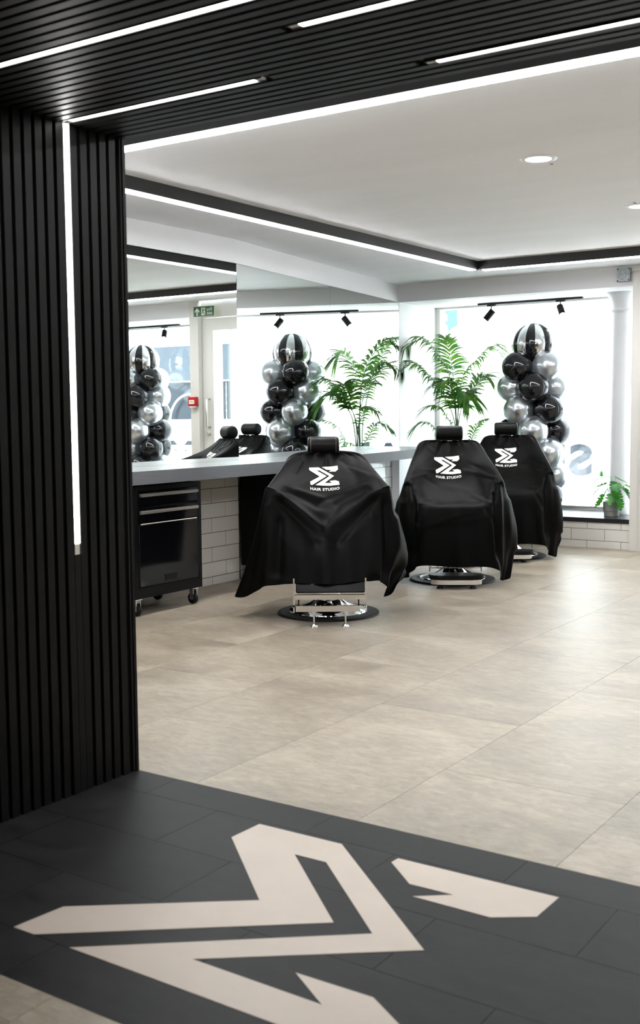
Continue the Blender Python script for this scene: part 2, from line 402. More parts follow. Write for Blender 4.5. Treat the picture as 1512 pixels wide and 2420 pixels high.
# straight part: upper wall behind the mirror, tiled lower wall set back under the counter
bm = new_bm(); box(bm, XM-0.30, XM-0.006, 2.60, PC.y, 0.8585, ZC); box(bm, XM-0.30, XT-0.009, 2.60, PC.y+0.07, 0.0, 0.8585)
wl = struct(link('wall_left', bm, m_wall))
L2 = (YW-PC.y)/D2.y
bm = new_bm()
prism(bm, [P2(0, -0.006)[:2], P2(L2, -0.006)[:2], P2(L2, -0.3)[:2], P2(0, -0.3)[:2]], 0.8585, ZC)
prism(bm, [P2(0.02, -0.079)[:2], P2(L2, -0.079)[:2], P2(L2, -0.3)[:2], P2(0.02, -0.3)[:2]], 0.0, 0.8585)
wa = struct(link('wall_left_rear', bm, m_wall))
G = 0.0036
ZR = [0.0575+0.102*i for i in range(-1, 8)]
def zrange(i):
    z0 = max(0.001, ZR[i]+G/2); z1 = min(0.785, ZR[i+1]-G/2); return z0, z1
bm = new_bm(); box(bm, XT-0.009, XT-0.0018, 3.4, PC.y+0.085, 0.0, 0.79); link('grout', bm, m_grout, wl)
for i in range(8):
    z0, z1 = zrange(i)
    yj = 6.213-0.0 if i % 2 == 0 else 6.213+0.151
    y1 = yj
    while y1 > 3.45:
        y0 = y1-0.303
        ya, yb = max(y0+G/2, 3.41), min(y1-G/2, 6.213)
        if yb-ya > 0.01:
            bm = new_bm(); box(bm, XT-0.0018-0.005, XT, ya, yb, z0, z1); link('wall_tile', bm, m_wtile, wl)
        y1 -= 0.303
bm = new_bm(); prism(bm, [P2(0.06, -0.0718)[:2], P2(L2, -0.0718)[:2], P2(L2, -0.079)[:2], P2(0.06, -0.079)[:2]], 0.0, 0.79); link('grout', bm, m_grout, wa)
for i in range(8):
    z0, z1 = zrange(i)
    s0_ = 0.075-(0.151 if i % 2 == 0 else 0.0)
    while s0_ < L2:
        sa, sb = max(s0_+G/2, 0.075), min(s0_+0.303-G/2, L2-0.002)
        if sb-sa > 0.01:
            bm = new_bm(); prism(bm, [P2(sa, -0.07)[:2], P2(sb, -0.07)[:2], P2(sb, -0.077)[:2], P2(sa, -0.077)[:2]], z0, z1); link('wall_tile', bm, m_wtile, wa)
        s0_ += 0.303
# mirrors
def mirror(name, bm_glass, bm_back, label):
    t = empty(name, (0, 0, 0)); tag(t, label, 'mirror', 'frameless wall mirrors')
    link('backing', bm_back, m_medge, t); link('mirror_glass', bm_glass, m_mirror, t); return t
ZM0, ZM1 = 0.8585, 2.213
bm = new_bm(); v = [bm.verts.new(p) for p in ((XM, 3.2, ZM0), (XM, PC.y-0.004, ZM0), (XM, PC.y-0.004, ZM1), (XM, 3.2, ZM1))]; bm.faces.new(v)
bm2 = new_bm(); box(bm2, XM-0.0055, XM-0.0005, 3.2, PC.y-0.003, ZM0-0.0005, ZM1+0.002)
mirror('wall_mirror', bm, bm2, 'frameless wall mirror reflecting the glazed door and fire exit sign')
for sa, sb, lab in ((0.004, 1.556, 'frameless wall mirror reflecting the striped foil balloon on its column'), (1.5585, L2-0.003, 'frameless wall mirror reflecting the tall palm, beside the window bay')):
    bm = new_bm(); v = [bm.verts.new(p) for p in (P2(sa, 0, ZM0), P2(sb, 0, ZM0), P2(sb, 0, ZM1), P2(sa, 0, ZM1))]; bm.faces.new(v)
    bm2 = new_bm(); prism(bm2, [P2(sa, -0.0005)[:2], P2(sb, -0.0005)[:2], P2(sb, -0.0055)[:2], P2(sa, -0.0055)[:2]], ZM0-0.0005, ZM1+0.002)
    mirror('wall_mirror', bm, bm2, lab)
# remaining shell
bm = new_bm(); box(bm, -5.7, XSW-0.12, 2.45, 2.60, 0, ZC); struct(link('wall_front_left', bm, m_wall))
bm = new_bm(); box(bm, XR, XR+0.15, YB, YW, 0, ZC); struct(link('wall_right', bm, m_wall))
bm = new_bm(); box(bm, XSW-0.12, XR+0.15, YB-0.15, YB, 0, ZC); struct(link('wall_front', bm, m_wall))

# ------------------------------------------------------------------ window wall: soffit, bays, sills, door
XW0, XW1 = -5.29, -3.05           # first bay
XV0, XV1 = -1.757, 0.48           # second bay
ZSO = 2.213
bm = new_bm()
box(bm, -5.75, XW1+0.0, YW, YG+0.12, ZSO, ZC+0.10)
box(bm, XW1, XV0, YW+0.06, YG+0.12, 2.345, ZC+0.10)
box(bm, XV0, XR+0.2, YW, YG+0.12, ZSO, ZC+0.10)
struct(link('wall_back_upper', bm, m_wall))
bm = new_bm(); box(bm, -5.75, XW0, YW, YG+0.12, 0.0, ZSO); struct(link('wall_back_left', bm, m_wall))
bm = new_bm(); box(bm, XV1, XR+0.2, YW, YG+0.12, 0.0, ZSO); struct(link('wall_back_right', bm, m_wall))
def sill_wall(idx, x0, x1):
    bm = new_bm(); box(bm, x0, x1, YW+0.012, YG+0.10, 0.0, ZSILL-0.039)
    wls = struct(link('wall_back_lower', bm, m_wall))
    bm = new_bm(); box(bm, x0, x1, YW+0.0018, YW+0.012, 0.0, ZSILL-0.039); link('grout', bm, m_grout, wls)
    zz = [-0.035, 0.065, 0.1665, 0.2685]
    for i in range(3):
        z0, z1 = max(0.001, zz[i]+G/2), min(ZSILL-0.0395, zz[i+1]-G/2)
        # joints measured along the wall
        xj = -3.721 if i % 2 == 0 else -3.566
        x = xj+math.floor((x0-xj)/0.2985)*0.2985
        while x < x1:
            a, b = max(x+G/2, x0), min(x+0.2985-G/2, x1)
            if b-a > 0.01:
                bm = new_bm(); box(bm, a, b, YW, YW+0.008, z0, z1); link('wall_tile', bm, m_wtile, wls)
            x += 0.2985
    bm = bbox(x0+0.001, x1-0.001, YW-0.008, 9.945, ZSILL-0.038, ZSILL, 0.002, 1)
    o = struct(link('trim_%d' % idx, bm, m_sill)); return o
sill_wall(1, XW0, XW1); sill_wall(2, XV0, XV1)
def window(idx, x0, x1):
    bm = new_bm()
    for a, b, c, d in ((x0, x0+0.05, ZSILL, ZSO), (x1-0.05, x1, ZSILL, ZSO), (x0+0.05, x1-0.05, ZSO-0.02, ZSO), (x0+0.05, x1-0.05, ZSILL, 0.296)):
        box(bm, a, b, YG-0.05, YG+0.06, c, d)
    o = struct(link('window_%d' % idx, bm, m_joinery))
    bm = new_bm(); box(bm, x0+0.05, x1-0.05, YG+0.0, YG+0.006, 0.296, ZSO-0.02); link('pane', bm, m_glass, o)
    bm = new_bm(); box(bm, x0+0.05, x1-0.05, YG-0.056, YG-0.05, 0.286, 0.296); link('bead', bm, m_joinery, o)
    return o
win1 = window(1, XW0, XW1); win2 = window(2, XV0, XV1)

# frosted film with the lettering left clear, fixed to the inside of the panes
def film(win, x0, x1, z0, z1, txt, size, xc, zc, label):
    t = text_bm(txt, size, mirror=True, bold=0.014, spacing=1.08, res=4)
    # letters as holes: fill the outline of (rectangle + letter loops)
    loops = []
    bmesh.ops.remove_doubles(t, verts=t.verts[:], dist=1e-6)
    be = [e for e in t.edges if len(e.link_faces) == 1]
    bm = new_bm(); vm = {}
    for e in be:
        for v in e.verts:
            if v not in vm: vm[v] = bm.verts.new((xc+v.co.x*1.28, YG-0.0012, zc+v.co.y))
        bm.edges.new([vm[e.verts[0]], vm[e.verts[1]]])
    t.free()
    r = [bm.verts.new((x, YG-0.0012, z)) for x, z in ((x0, z0), (x1, z0), (x1, z1), (x0, z1))]
    for i in range(4): bm.edges.new([r[i], r[(i+1) % 4]])
    bmesh.ops.triangle_fill(bm, edges=bm.edges[:], use_beauty=True, use_dissolve=False, normal=(0, -1, 0))
    o = link('frosted_film', bm, m_frost, win); o['label'] = label
film(win1, XW0+0.052, XW1-0.052, 0.297, 1.12, 'SIGMA', 0.385, -4.425, 0.708, 'white frosted film with clear cut-out lettering')
film(win2, XV0+0.052, XV1-0.052, 0.297, 1.12, 'SIGMA', 0.385, -0.70, 0.708, 'white frosted film with clear cut-out lettering')

# door between the bays
XD0, XDR = -2.922, -1.888
bm = new_bm()
box(bm, XW1, XD0, YW-0.016, YG-0.4, 0.0, ZC); box(bm, XDR, XV0, YW-0.016, YG-0.4, 0.0, ZC); box(bm, XD0, XDR, YW+0.03, YG-0.4, 2.205, 2.345)
box(bm, XW1+0.085, XD0, YW-0.03, YW-0.016, 0.0, ZC-0.02); box(bm, XDR, XV0-0.085, YW-0.03, YW-0.016, 0.0, ZC-0.02)
struct(link('trim_3', bm, m_joinery))
bm = new_bm(); box(bm, XW1, XV0, YW+0.03, YW+0.05, 2.345, 2.375)
struct(link('trim_4', bm, m_joinery))
bm = new_bm()
for a, b, c, d in ((XD0+0.004, XD0+0.135, 0.006, 2.195), (XDR-0.135, XDR-0.004, 0.006, 2.195), (XD0+0.135, XDR-0.135, 2.085, 2.195), (XD0+0.135, XDR-0.135, 0.006, 0.33)):
    box(bm, a, b, YW+0.035, YW+0.08, c, d)
door = struct(link('door_1', bm, m_joinery))
bm = new_bm(); box(bm, XD0+0.135, XDR-0.135, YW+0.055, YW+0.061, 0.33, 2.085); link('pane', bm, m_glass, door)
bm = new_bm()
for a, b, c, d in ((XD0+0.135, XD0+0.155, 0.33, 2.085), (XDR-0.155, XDR-0.135, 0.33, 2.085), (XD0+0.155, XDR-0.155, 2.065, 2.085), (XD0+0.155, XDR-0.155, 0.33, 0.35)):
    box(bm, a, b, YW+0.028, YW+0.055, c, d)
link('glazing_bead', bm, m_joinery, door)
bm = new_bm(); tube(bm, [(-1.98, YW+0.035, 1.04), (-1.98, YW-0.02, 1.04), (-1.98, YW-0.02, 1.34), (-1.98, YW+0.035, 1.34)], 0.011, 10); h = link('door_handle', bm, m_alu, door, True)
bm = new_bm(); lathe(bm, [(0.0, 0.0), (0.026, 0.0), (0.026, 0.006), (0.012, 0.010), (0.012, 0.03), (0.022, 0.036), (0.022, 0.05), (0.0, 0.052)], 20)
remap(bm, lambda c: (-1.965+c.x, YW+0.035-c.z, 0.975+c.y)); link('thumb_turn', bm, m_alu, door, True, autosmooth=40)

# ------------------------------------------------------------------ round cast pillars in the window bays
def pillar(x, y, label):
    t = empty('round_pillar', (x, y, ZSILL)); tag(t, label, 'pillar', 'cast pillars in the window bays')
    H = ZSO-ZSILL
    bm = new_bm(); lathe(bm, [(0.104, 0.0), (0.104, 0.02), (0.1, 0.03), (0.092, H-0.17), (0.092, H-0.16)], 36); link('shaft', bm, m_wall, t, True, autosmooth=40)
    bm = new_bm(); lathe(bm, [(0.094, H-0.172), (0.108, H-0.166), (0.112, H-0.156), (0.108, H-0.146), (0.096, H-0.143), (0.096, H-0.138)], 36); link('ring_moulding', bm, m_wall, t, True, autosmooth=50)
    bm = new_bm(); lathe(bm, [(0.093, H-0.14), (0.097, H-0.11), (0.108, H-0.075), (0.128, H-0.04), (0.155, H-0.008), (0.16, H-0.001)], 36); link('capital', bm, m_wall, t, True, autosmooth=40)
pillar(-3.30, 9.72, 'white round pillar with flared capital behind the small potted plant')
pillar(-1.53, 9.72, 'white round pillar with flared capital, half seen in the mirror left of the red call point')

# ------------------------------------------------------------------ black linear light frame under the ceiling
RX0, RX1, RY0, RY1, RW, RZ = -4.035, -0.45, 3.53, 8.24, 0.068, 2.309
t = empty('light_frame', (0, 0, ZC)); tag(t, 'black rectangular frame with light strips under the white ceiling', 'ceiling light')
link('beam', bbox(RX0, RX0+RW, RY0, RY1, RZ-ZC, -0.0005), m_beam, t)
link('beam', bbox(RX1-RW, RX1, RY0, RY1, RZ-ZC, -0.0005), m_beam, t)
link('beam', bbox(RX0+RW, RX1-RW, RY0, RY0+RW, RZ-ZC, -0.0005), m_beam, t)
link('beam', bbox(RX0+RW, RX1-RW, RY1-RW, RY1, RZ-ZC, -0.0005), m_beam, t)
b0 = RZ-ZC
link('led_strip', bbox(RX0+0.002, RX0+RW-0.006, RY0+RW, RY1-RW-0.02, b0-0.006, b0), m_led, t)
link('led_strip', bbox(RX1-RW+0.006, RX1-0.002, RY0+RW, RY1-RW-0.02, b0-0.006, b0), m_led, t)
link('led_strip', bbox(RX0+0.01, RX1-0.01, RY0+0.002, RY0+RW-0.002, b0-0.006, b0), m_led, t)
link('led_strip', bbox(RX0+RW+0.035, RX1-RW-0.02, RY1-RW+0.006, RY1-0.002, b0-0.006, b0), m_led, t)
# recessed downlights and their little sensors
for x, y, lab in ((-2.148, 5.076, 'round recessed downlight seen whole in the white ceiling'), (-2.148, 6.585, 'round recessed downlight cut by the right edge of the picture')):
    t = empty('downlight', (x, y, ZC)); tag(t, lab, 'ceiling light', 'recessed downlights')
    bm = new_bm(); lathe(bm, [(0.060, -0.003), (0.066, -0.005), (0.088, -0.002), (0.089, 0.0), (0.06, 0.0)], 40); link('bezel', bm, m_white, t, True, autosmooth=40)
    bm = new_bm(); lathe(bm, [(0.0, -0.0035), (0.063, -0.0035), (0.063, -0.001), (0.0, -0.001)], 40); link('diffuser', bm, m_down, t)
for x, y, lab, mm in ((-2.134, 5.205, 'tiny round sensor with a red dot beside the whole downlight', m_red), (-2.134, 6.449, 'tiny round sensor with a dark dot beside the cut downlight', m_cabm)):
    t = empty('ceiling_sensor', (x, y, ZC)); tag(t, lab, 'sensor')
    bm = new_bm(); lathe(bm, [(0.0, -0.004), (0.012, -0.004), (0.016, 0.0), (0.0, 0.0)], 20); link('ring', bm, m_white, t, True, autosmooth=40)
    bm = new_bm(); lathe(bm, [(0.0, -0.0055), (0.008, -0.0055), (0.008, -0.004), (0.0, -0.004)], 16); link('lens', bm, mm, t)

# ------------------------------------------------------------------ counter
bm = new_bm()
front = 0.44
q0 = PC+Vector((front, 0, 0)); f_b = (XM+front, PC.y-front*math.tan(A2/2))
pts = [(XT+0.001, 3.3), (XM+front, 3.3), f_b, P2(L2, front)[:2], P2(L2, -0.069)[:2], (XT+0.001, PC.y+0.075)]
prism(bm, pts, 0.781, 0.858)
ct = link('worktop', bm, m_counter); tag(ct, 'long grey worktop under the wall mirrors', 'counter')

# ------------------------------------------------------------------ rolling tool cabinets under the counter
def cabinet(loc, rz, W, label):
    # local: x = along the front, -y = front, z up; origin at the back left floor corner
    t = empty('tool_cabinet', loc, rz); tag(t, label, 'cabinet', 'rolling tool cabinets')
    Dp = 0.385; zb, zt = 0.105, 0.765
    bm = bbox(0, W, -Dp+0.012, 0, zb, zt, 0.004, 1); link('body', bm, m_cabm, t)
    bm = new_bm(); box(bm, 0, 0.035, -Dp, -Dp+0.012, zb, zt); box(bm, W-0.035, W, -Dp, -Dp+0.012, zb, zt); box(bm, 0.035, W-0.035, -Dp, -Dp+0.012, zt-0.022, zt); box(bm, 0.035, W-0.035, -Dp, -Dp+0.012, zb, zb+0.065); link('front_frame', bm, m_cabm, t)
    for k, (z0, z1) in enumerate(((zt-0.115, zt-0.027), (zt-0.215, zt-0.127))):
        d = link('drawer', bbox(0.038, W-0.038, -Dp-0.004, -Dp+0.011, z0, z1, 0.002, 1), m_cab, t)
        zc = z1-0.028
        bm = new_bm(); prism(bm, [(0, 0.0), (-0.014, 0.004), (-0.017, 0.016), (-0.010, 0.022), (0, 0.020)], 0.045, W-0.045)
        remap(bm, lambda c, zc=zc: (c.z, -Dp-0.004+c.x, zc-0.011+c.y)); link('pull_rail', bm, m_alu, d)
    d = link('lower_door', bbox(0.038, W-0.038, -Dp-0.004, -Dp+0.011, zb+0.068, zt-0.227, 0.003, 2), m_cab, t)
    bm = bbox(W*0.42, W*0.60, -Dp-0.006, -Dp-0.0041, zb+0.085, zb+0.125, 0.001, 1); link('badge_plate', bm, m_cabm, d)
    bm = new_bm(); tube(bm, [(0.05, -Dp-0.006, zt-0.222), (W-0.05, -Dp-0.006, zt-0.222)], 0.003, 6); link('hinge', bm, m_alu, d)
    for sx in (0.0, W):
        for zz in (zt-0.07, zt-0.09, zt-0.2):
            bm = new_bm(); sphere(bm, (sx, -Dp*0.75, zz), 0.004, 8, 6); link('screw', bm, m_alu, t, True)
    for cx in (0.045, W-0.045):
        for cy_ in (-Dp+0.04, -0.05):
            g = empty('caster', (cx, cy_, 0)); g.parent = t
            bm = new_bm(); lathe(bm, [(0.0, -0.012), (0.03, -0.012), (0.036, -0.008), (0.036, 0.008), (0.03, 0.012), (0.0, 0.012)], 20); remap(bm, lambda c: (c.z, c.x, 0.036+c.y)); link('wheel', bm, m_rubber, g, True, autosmooth=40)
            bm = new_bm(); box(bm, -0.019, -0.015, -0.018, 0.012, 0.03, 0.098); box(bm, 0.015, 0.019, -0.018, 0.012, 0.03, 0.098); box(bm, -0.024, 0.024, -0.026, 0.026, 0.097, 0.104); link('fork', bm, m_chrome, g)
    return t
# front faces the room (+x): local -y -> +x  => rotation +90 deg, local x -> +y
cabinet((-4.845, 4.70, 0), math.pi/2, 0.60, 'black rolling tool cabinet beside the black slatted wall')
c2 = P2(0.075, -0.035); cabinet((c2.x, c2.y, 0), math.pi/2+A2, 0.60, 'black rolling tool cabinet behind the nearest barber chair')

# ------------------------------------------------------------------ barber chairs and capes
def vmap(c): return (-c[0], c[1], c[2])     # viewer-facing coordinates (x to the viewer's right, y to the viewer) -> local
def place(cx, cyy, fx, fy):
    n = math.hypot(fx, fy); fx, fy = fx/n, fy/n
    return (cx, cyy, 0), math.atan2(-fx, fy)
def rbox(bm_args, bev, seg=3): return bbox(*bm_args, bevel=bev, seg=seg)
def chair(loc, rz, label, style, hz=0.0, hx=0.0, sf=0.235, st=0.492):
    t = empty('barber_chair', loc, rz); tag(t, label, 'barber chair', 'barber chairs under black capes')
    def add(name, bm, m, smooth=False, parent=None, auto=None):
        remap(bm, vmap); return link(name, bm, m, parent or t, smooth, autosmooth=auto)
    bm = new_bm(); lathe(bm, [(0.0, 0.0), (0.298, 0.0), (0.302, 0.005), (0.298, 0.011), (0.285, 0.0125), (0.282, 0.0115), (0.272, 0.0135), (0.269, 0.0125), (0.259, 0.0145), (0.256, 0.0135), (0.246, 0.0155), (0.235, 0.016), (0.0, 0.016)], 56); add('base_mat', bm, m_rubber, True, auto=50)
    bm = new_bm(); lathe(bm, [(0.232, 0.0165), (0.23, 0.022), (0.19, 0.03), (0.11, 0.062), (0.075, 0.085), (0.06, 0.10), (0.06, 0.12)], 48); add('base_dome', bm, m_chrome, True, auto=40)
    bm = new_bm(); lathe(bm, [(0.075, 0.10), (0.075, 0.135), (0.05, 0.14), (0.05, 0.36), (0.09, 0.365), (0.09, 0.375), (0.0, 0.375)], 32); add('column', bm, m_chrome, True, auto=40)
    add('seat_pan', rbox((-0.25, 0.25, -0.22, sf-0.03, 0.375, 0.395), 0.006), m_cabm)
    add('seat', rbox((-0.262, 0.262, -0.24, sf, 0.395, st), 0.035), m_leather, True, auto=60)
    bm = rbox((-0.195, 0.195, -0.05, 0.05, 0.0, 0.40), 0.035)
    rec = math.radians(20)
    remap(bm, lambda c: (c.x*(1.0), -0.22+c.y*math.cos(rec)-c.z*math.sin(rec), 0.49+c.z*math.cos(rec)+c.y*math.sin(rec)))
    add('backrest', bm, m_leather, True, auto=60)
    for s in (-1, 1):
        a = add('armrest', rbox((min(s*0.265, s*0.315), max(s*0.265, s*0.315), -0.24, 0.06, 0.645, 0.685), 0.016), m_leather, True, auto=60)
        for yp in (-0.18, 0.06):
            bm = new_bm(); tube(bm, [(s*0.285, yp, 0.39), (s*0.295, yp, 0.66)], 0.014, 10); add('arm_post', bm, m_chrome, True, a)
    # headrest bolster
    g = empty('headrest', (-hx, -0.395, 0.985+hz)); g.parent = t
    bm = new_bm(); lathe(bm, [(0.0, -0.098), (0.040, -0.098), (0.050, -0.093), (0.0545, -0.083), (0.055, -0.07), (0.0555, 0.0), (0.055, 0.07), (0.0545, 0.083), (0.050, 0.093), (0.040, 0.098), (0.0, 0.098)], 32)
    remap(bm, lambda c: (c.z, c.x*0.92, c.y)); link('bolster', bm, m_leather, g, True, autosmooth=50)
    for s in (-1, 1):
        bm = new_bm(); n_ = 60
        for q in range(n_):
            a0 = 2*math.pi*q/n_; a1 = a0+2*math.pi/n_*0.6
            r_ = 0.0556
            tube(bm, [(s*0.078, r_*0.92*math.cos(a0), r_*math.sin(a0)), (s*0.078, r_*0.92*math.cos(a1), r_*math.sin(a1))], 0.0009, 4)
        link('stitching', bm, m_stitch if style == 'bars' else m_leather, g)
    for s in (-0.05, 0.05):
        bm = new_bm(); tube(bm, [(s, 0.0, -0.03), (s, 0.02, -0.13)], 0.007, 8); link('headrest_bar', bm, m_chrome, g)
    # leg rest and footrest
    if style == 'bars':
        bm = rbox((-0.185, 0.20, -0.014, 0.014, 0.0, 0.20), 0.008); remap(bm, lambda c: (c.x, 0.372-c.z*0.62+c.y, 0.18+c.z)); add('leg_rest', bm, m_leather, True, auto=60)
        f = empty('footrest', (0, 0, 0)); f.parent = t
        bm = new_bm(); box(bm, -0.192, 0.200, 0.40, 0.425, 0.150, 0.176); add('cross_bar', bm, m_chrome, parent=f)
        bm = new_bm(); box(bm, -0.185, 0.170, 0.425, 0.455, 0.088, 0.120); add('cross_bar', bm, m_chrome, parent=f)
        for s in (-0.195, 0.203):
            bm = new_bm(); prism(bm, [(0.34, 0.085), (0.46, 0.085), (0.46, 0.115), (0.425, 0.118), (0.425, 0.27), (0.395, 0.27), (0.395, 0.118), (0.34, 0.115)], s-0.004, s+0.004)
            remap(bm, lambda c: (c.z, c.x, c.y)); add('side_plate', bm, m_chrome, parent=f)
        for s in (-0.17, 0.165):
            bm = new_bm(); tube(bm, [(s, 0.38, 0.11), (s, 0.38, 0.165)], 0.004, 6); add('rod', bm, m_cabm, parent=f)
        zs_, ys_, xs_ = 0.09, 0.44, (-0.085, 0.09)
    else:
        f = empty('footrest', (0, 0, 0)); f.parent = t
        bm = new_bm(); n_ = 24
        ring = []
        for q in range(n_):
            a = 2*math.pi*q/n_; ca, sa = math.cos(a), math.sin(a)
            ring.append((math.copysign(abs(ca)**0.45, ca)*0.185, 0.37+math.copysign(abs(sa)**0.6, sa)*0.085))
        prism(bm, ring, 0.062, 0.092); bmesh.ops.bevel(bm, geom=[e for e in bm.edges if abs(e.verts[0].co.z-e.verts[1].co.z) < 1e-5], offset=0.008, segments=2, affect='EDGES')
        add('foot_pad', bm, m_leather, True, f, 50)
        bm = new_bm(); prism(bm, [(x*0.93, 0.37+(y_-0.37)*0.9) for x, y_ in ring], 0.030, 0.0615); add('foot_plate', bm, m_chrome, True, f, 50)
        bm = new_bm()
        for zz in (0.125, 0.155): tube(bm, [(-0.175, 0.30, zz), (0.175, 0.30, zz)], 0.0035, 6)
        n_ = 14
        pts_ = [(-0.17+0.34*q/(n_*1.0), 0.30, 0.155 if q % 2 else 0.128) for q in range(n_+1)]; tube(bm, pts_, 0.0028, 6)
        tube(bm, [(-0.175, 0.30, 0.10), (-0.175, 0.30, 0.19)], 0.0045, 6); tube(bm, [(0.175, 0.30, 0.10), (0.175, 0.30, 0.19)], 0.0045, 6)
        add('wire_grille', bm, m_chrome, True, f)
        add('leg_rest', rbox((-0.19, 0.19, 0.225, 0.255, 0.17, 0.38), 0.01), m_leather, True, auto=60)
        zs_, ys_, xs_ = 0.035, 0.41, (-0.11, 0.11)
    for s in xs_:
        bm = new_bm(); lathe(bm, [(0.011, zs_), (0.011, zs_*0.55+0.02), (0.0045, zs_*0.5+0.018), (0.0045, 0.022), (0.008, 0.019), (0.020, 0.007), (0.021, 0.0), (0.0, 0.0)] if style == 'bars' else [(0.009, zs_), (0.009, 0.026), (0.011, 0.022), (0.024, 0.006), (0.024, 0.0), (0.0, 0.0)], 16, (s, ys_, 0))
        add('levelling_foot', bm, m_chrome if style == 'bars' else m_rubber, True, f, 40)
    return t

def catmull(P0, P1, P2_, P3, t):
    return 0.5*((2*P1)+(-P0+P2_)*t+(2*P0-5*P1+4*P2_-P3)*t*t+(-P0+3*P1-3*P2_+P3)*t**3)
def resample(ctrl, n):
    # ctrl: (k, d) control rows -> n rows on a Catmull-Rom curve
    k = len(ctrl); out = []
    for i in range(n):
        u = i/(n-1)*(k-1); j = min(int(u), k-2); t = u-j
        out.append(catmull(ctrl[max(j-1, 0)], ctrl[j], ctrl[j+1], ctrl[min(j+2, k-1)], t))
    return np.array(out)
def cape(loc, rz, label, rings, seed, logo, fold=1.0, creases=()):
    rng = np.random.RandomState(seed)
    NU, NV = 181, 150
    R = [resample(np.array(r, float), NU) for r in rings]
    R = np.array(R)                                   # rings x 97 x 3
    G_ = np.stack([resample(R[:, j, :], NV) for j in range(NU)], axis=1)
    nv, nu = G_.shape[:2]
    v = np.linspace(0, 1, nv)[:, None]; u = np.linspace(0, 1, nu)[None, :]
    # folds: radiate down from the armrest corners, wrinkles across the lap
    low = np.clip((v-0.55)/0.45, 0, 1)**1.3
    side = np.clip(1-np.abs(np.abs(u-0.5)-0.30)/0.16, 0, 1)
    w1 = np.sin(2*np.pi*(u*9+0.6*np.sin(6*u+seed)))*0.020*low*(0.35+0.9*side)
    w2 = np.sin(2*np.pi*(u*17+rng.rand()+0.35*v))*0.006*low
    w3 = 0.0
    for q in range(26):
        cu, cv = rng.rand()*0.6+0.2, rng.rand()*0.7+0.12; ang = rng.rand()*3.1; ln = 0.05+0.10*rng.rand(); wd = 0.010+0.012*rng.rand(); am = 0.006*(rng.rand()-0.35)
        du = (u-cu); dv = (v-cv)
        a_ = du*math.cos(ang)+dv*math.sin(ang); b_ = -du*math.sin(ang)+dv*math.cos(ang)
        w3 = w3+am*np.exp(-(a_/ln)**2-(b_/wd)**2)
    # gathers fanning out from the neck
    w4 = np.sin(2*np.pi*u*13+seed)*0.006*np.exp(-((v-0.10)/0.08)**2)
    disp = (w1*fold+w2+w3*1.2+w4)
    du_ = np.gradient(G_, axis=1); dv_ = np.gradient(G_, axis=0)
    nrm = np.cross(du_, dv_); nrm /= (np.linalg.norm(nrm, axis=2, keepdims=True)+1e-9)
    if nrm[NV*7//9, NU//2, 1] < 0: nrm = -nrm
    X_, Z_ = G_[:, :, 0], G_[:, :, 2]; front_ = np.clip((G_[:, :, 1]+0.36)/0.06, 0, 1)*np.clip((0.5-np.abs(u-0.5))/0.12-0.3, 0, 1)
    for (xa, za, xb, zb, wa, wb, am) in creases:
        dx, dz = xb-xa, zb-za; ll = dx*dx+dz*dz
        tt = np.clip(((X_-xa)*dx+(Z_-za)*dz)/ll, 0, 1)
        dist = np.hypot(X_-xa-tt*dx, Z_-za-tt*dz); ww = wa+(wb-wa)*tt
        end = np.minimum(1, np.minimum(tt+0.02, 1.02-tt)/0.12)
        disp = disp+am*np.exp(-(dist/ww)**2)*end*front_
    G_ = G_+nrm*disp[:, :, None]
    G_[:, :, 2] = np.maximum(G_[:, :, 2], 0.012)
    bm = new_bm()
    vs = [[bm.verts.new(vmap(G_[i, j])) for j in range(nu)] for i in range(nv)]
    for i in range(nv-1):
        for j in range(nu-1): bm.faces.new([vs[i][j], vs[i][j+1], vs[i+1][j+1], vs[i+1][j]])
    bm.normal_update(); bvh = BVHTree.FromBMesh(bm)
    o = link('barber_cape', bm, m_cape, None, True)
    sol = o.modifiers.new('thickness', 'SOLIDIFY'); sol.thickness = 0.0012; sol.offset = 0
    o.location = loc; o.rotation_euler = (0, 0, rz); tag(o, label, 'barber cape', 'black capes over the barber chairs')
    # printed emblem, laid onto the cloth from the front
    cx, cz, wd, ht = logo
    A_ = [(175, 355), (500, 350), (1015, 680), (695, 950), (940, 940), (855, 870), (1060, 845), (1175, 890), (1190, 1015), (860, 1055), (620, 1045), (385, 1020), (860, 690), (520, 465), (430, 465), (770, 690), (285, 1010), (225, 1000), (210, 880), (530, 700), (185, 450)]
    B_ = [(600, 340), (900, 325), (1140, 290), (1155, 430), (1065, 520), (840, 520), (920, 460), (760, 445)]
    def lay(bm, name):
        for vv in bm.verts:
            hit, nn, _, _ = bvh.ray_cast(Vector((-vv.co.x, 1.5, vv.co.y)), Vector((0, -1, 0)))
            if hit is None: hit = Vector((-vv.co.x, 0, vv.co.y)); nn = Vector((0, 1, 0))
            if nn.y < 0: nn = -nn
            vv.co = hit+nn*0.0032
        q = link(name, bm, m_print, o); q['label'] = 'white printed emblem' if name == 'emblem' else 'white printed lettering'
    for poly in (A_, B_):
        bm = new_bm(); f = bm.faces.new([bm.verts.new((cx+(x-683)/1015*wd, cz-(y-672)/765*ht, 0)) for x, y in poly])
        bmesh.ops.triangulate(bm, faces=bm.faces[:])
        for _ in range(3):
            bmesh.ops.subdivide_edges(bm, edges=[e for e in bm.edges if e.calc_length() > 0.012], cuts=1)
            bmesh.ops.triangulate(bm, faces=bm.faces[:])
        lay(bm, 'emblem')
    bm = text_bm('HAIR STUDIO', 0.026, bold=0.0008, spacing=1.12, bend=0)
    xs = [vv.co.x for vv in bm.verts]; kx = wd*0.96/(max(xs)-min(xs))
    kz = ht/0.132
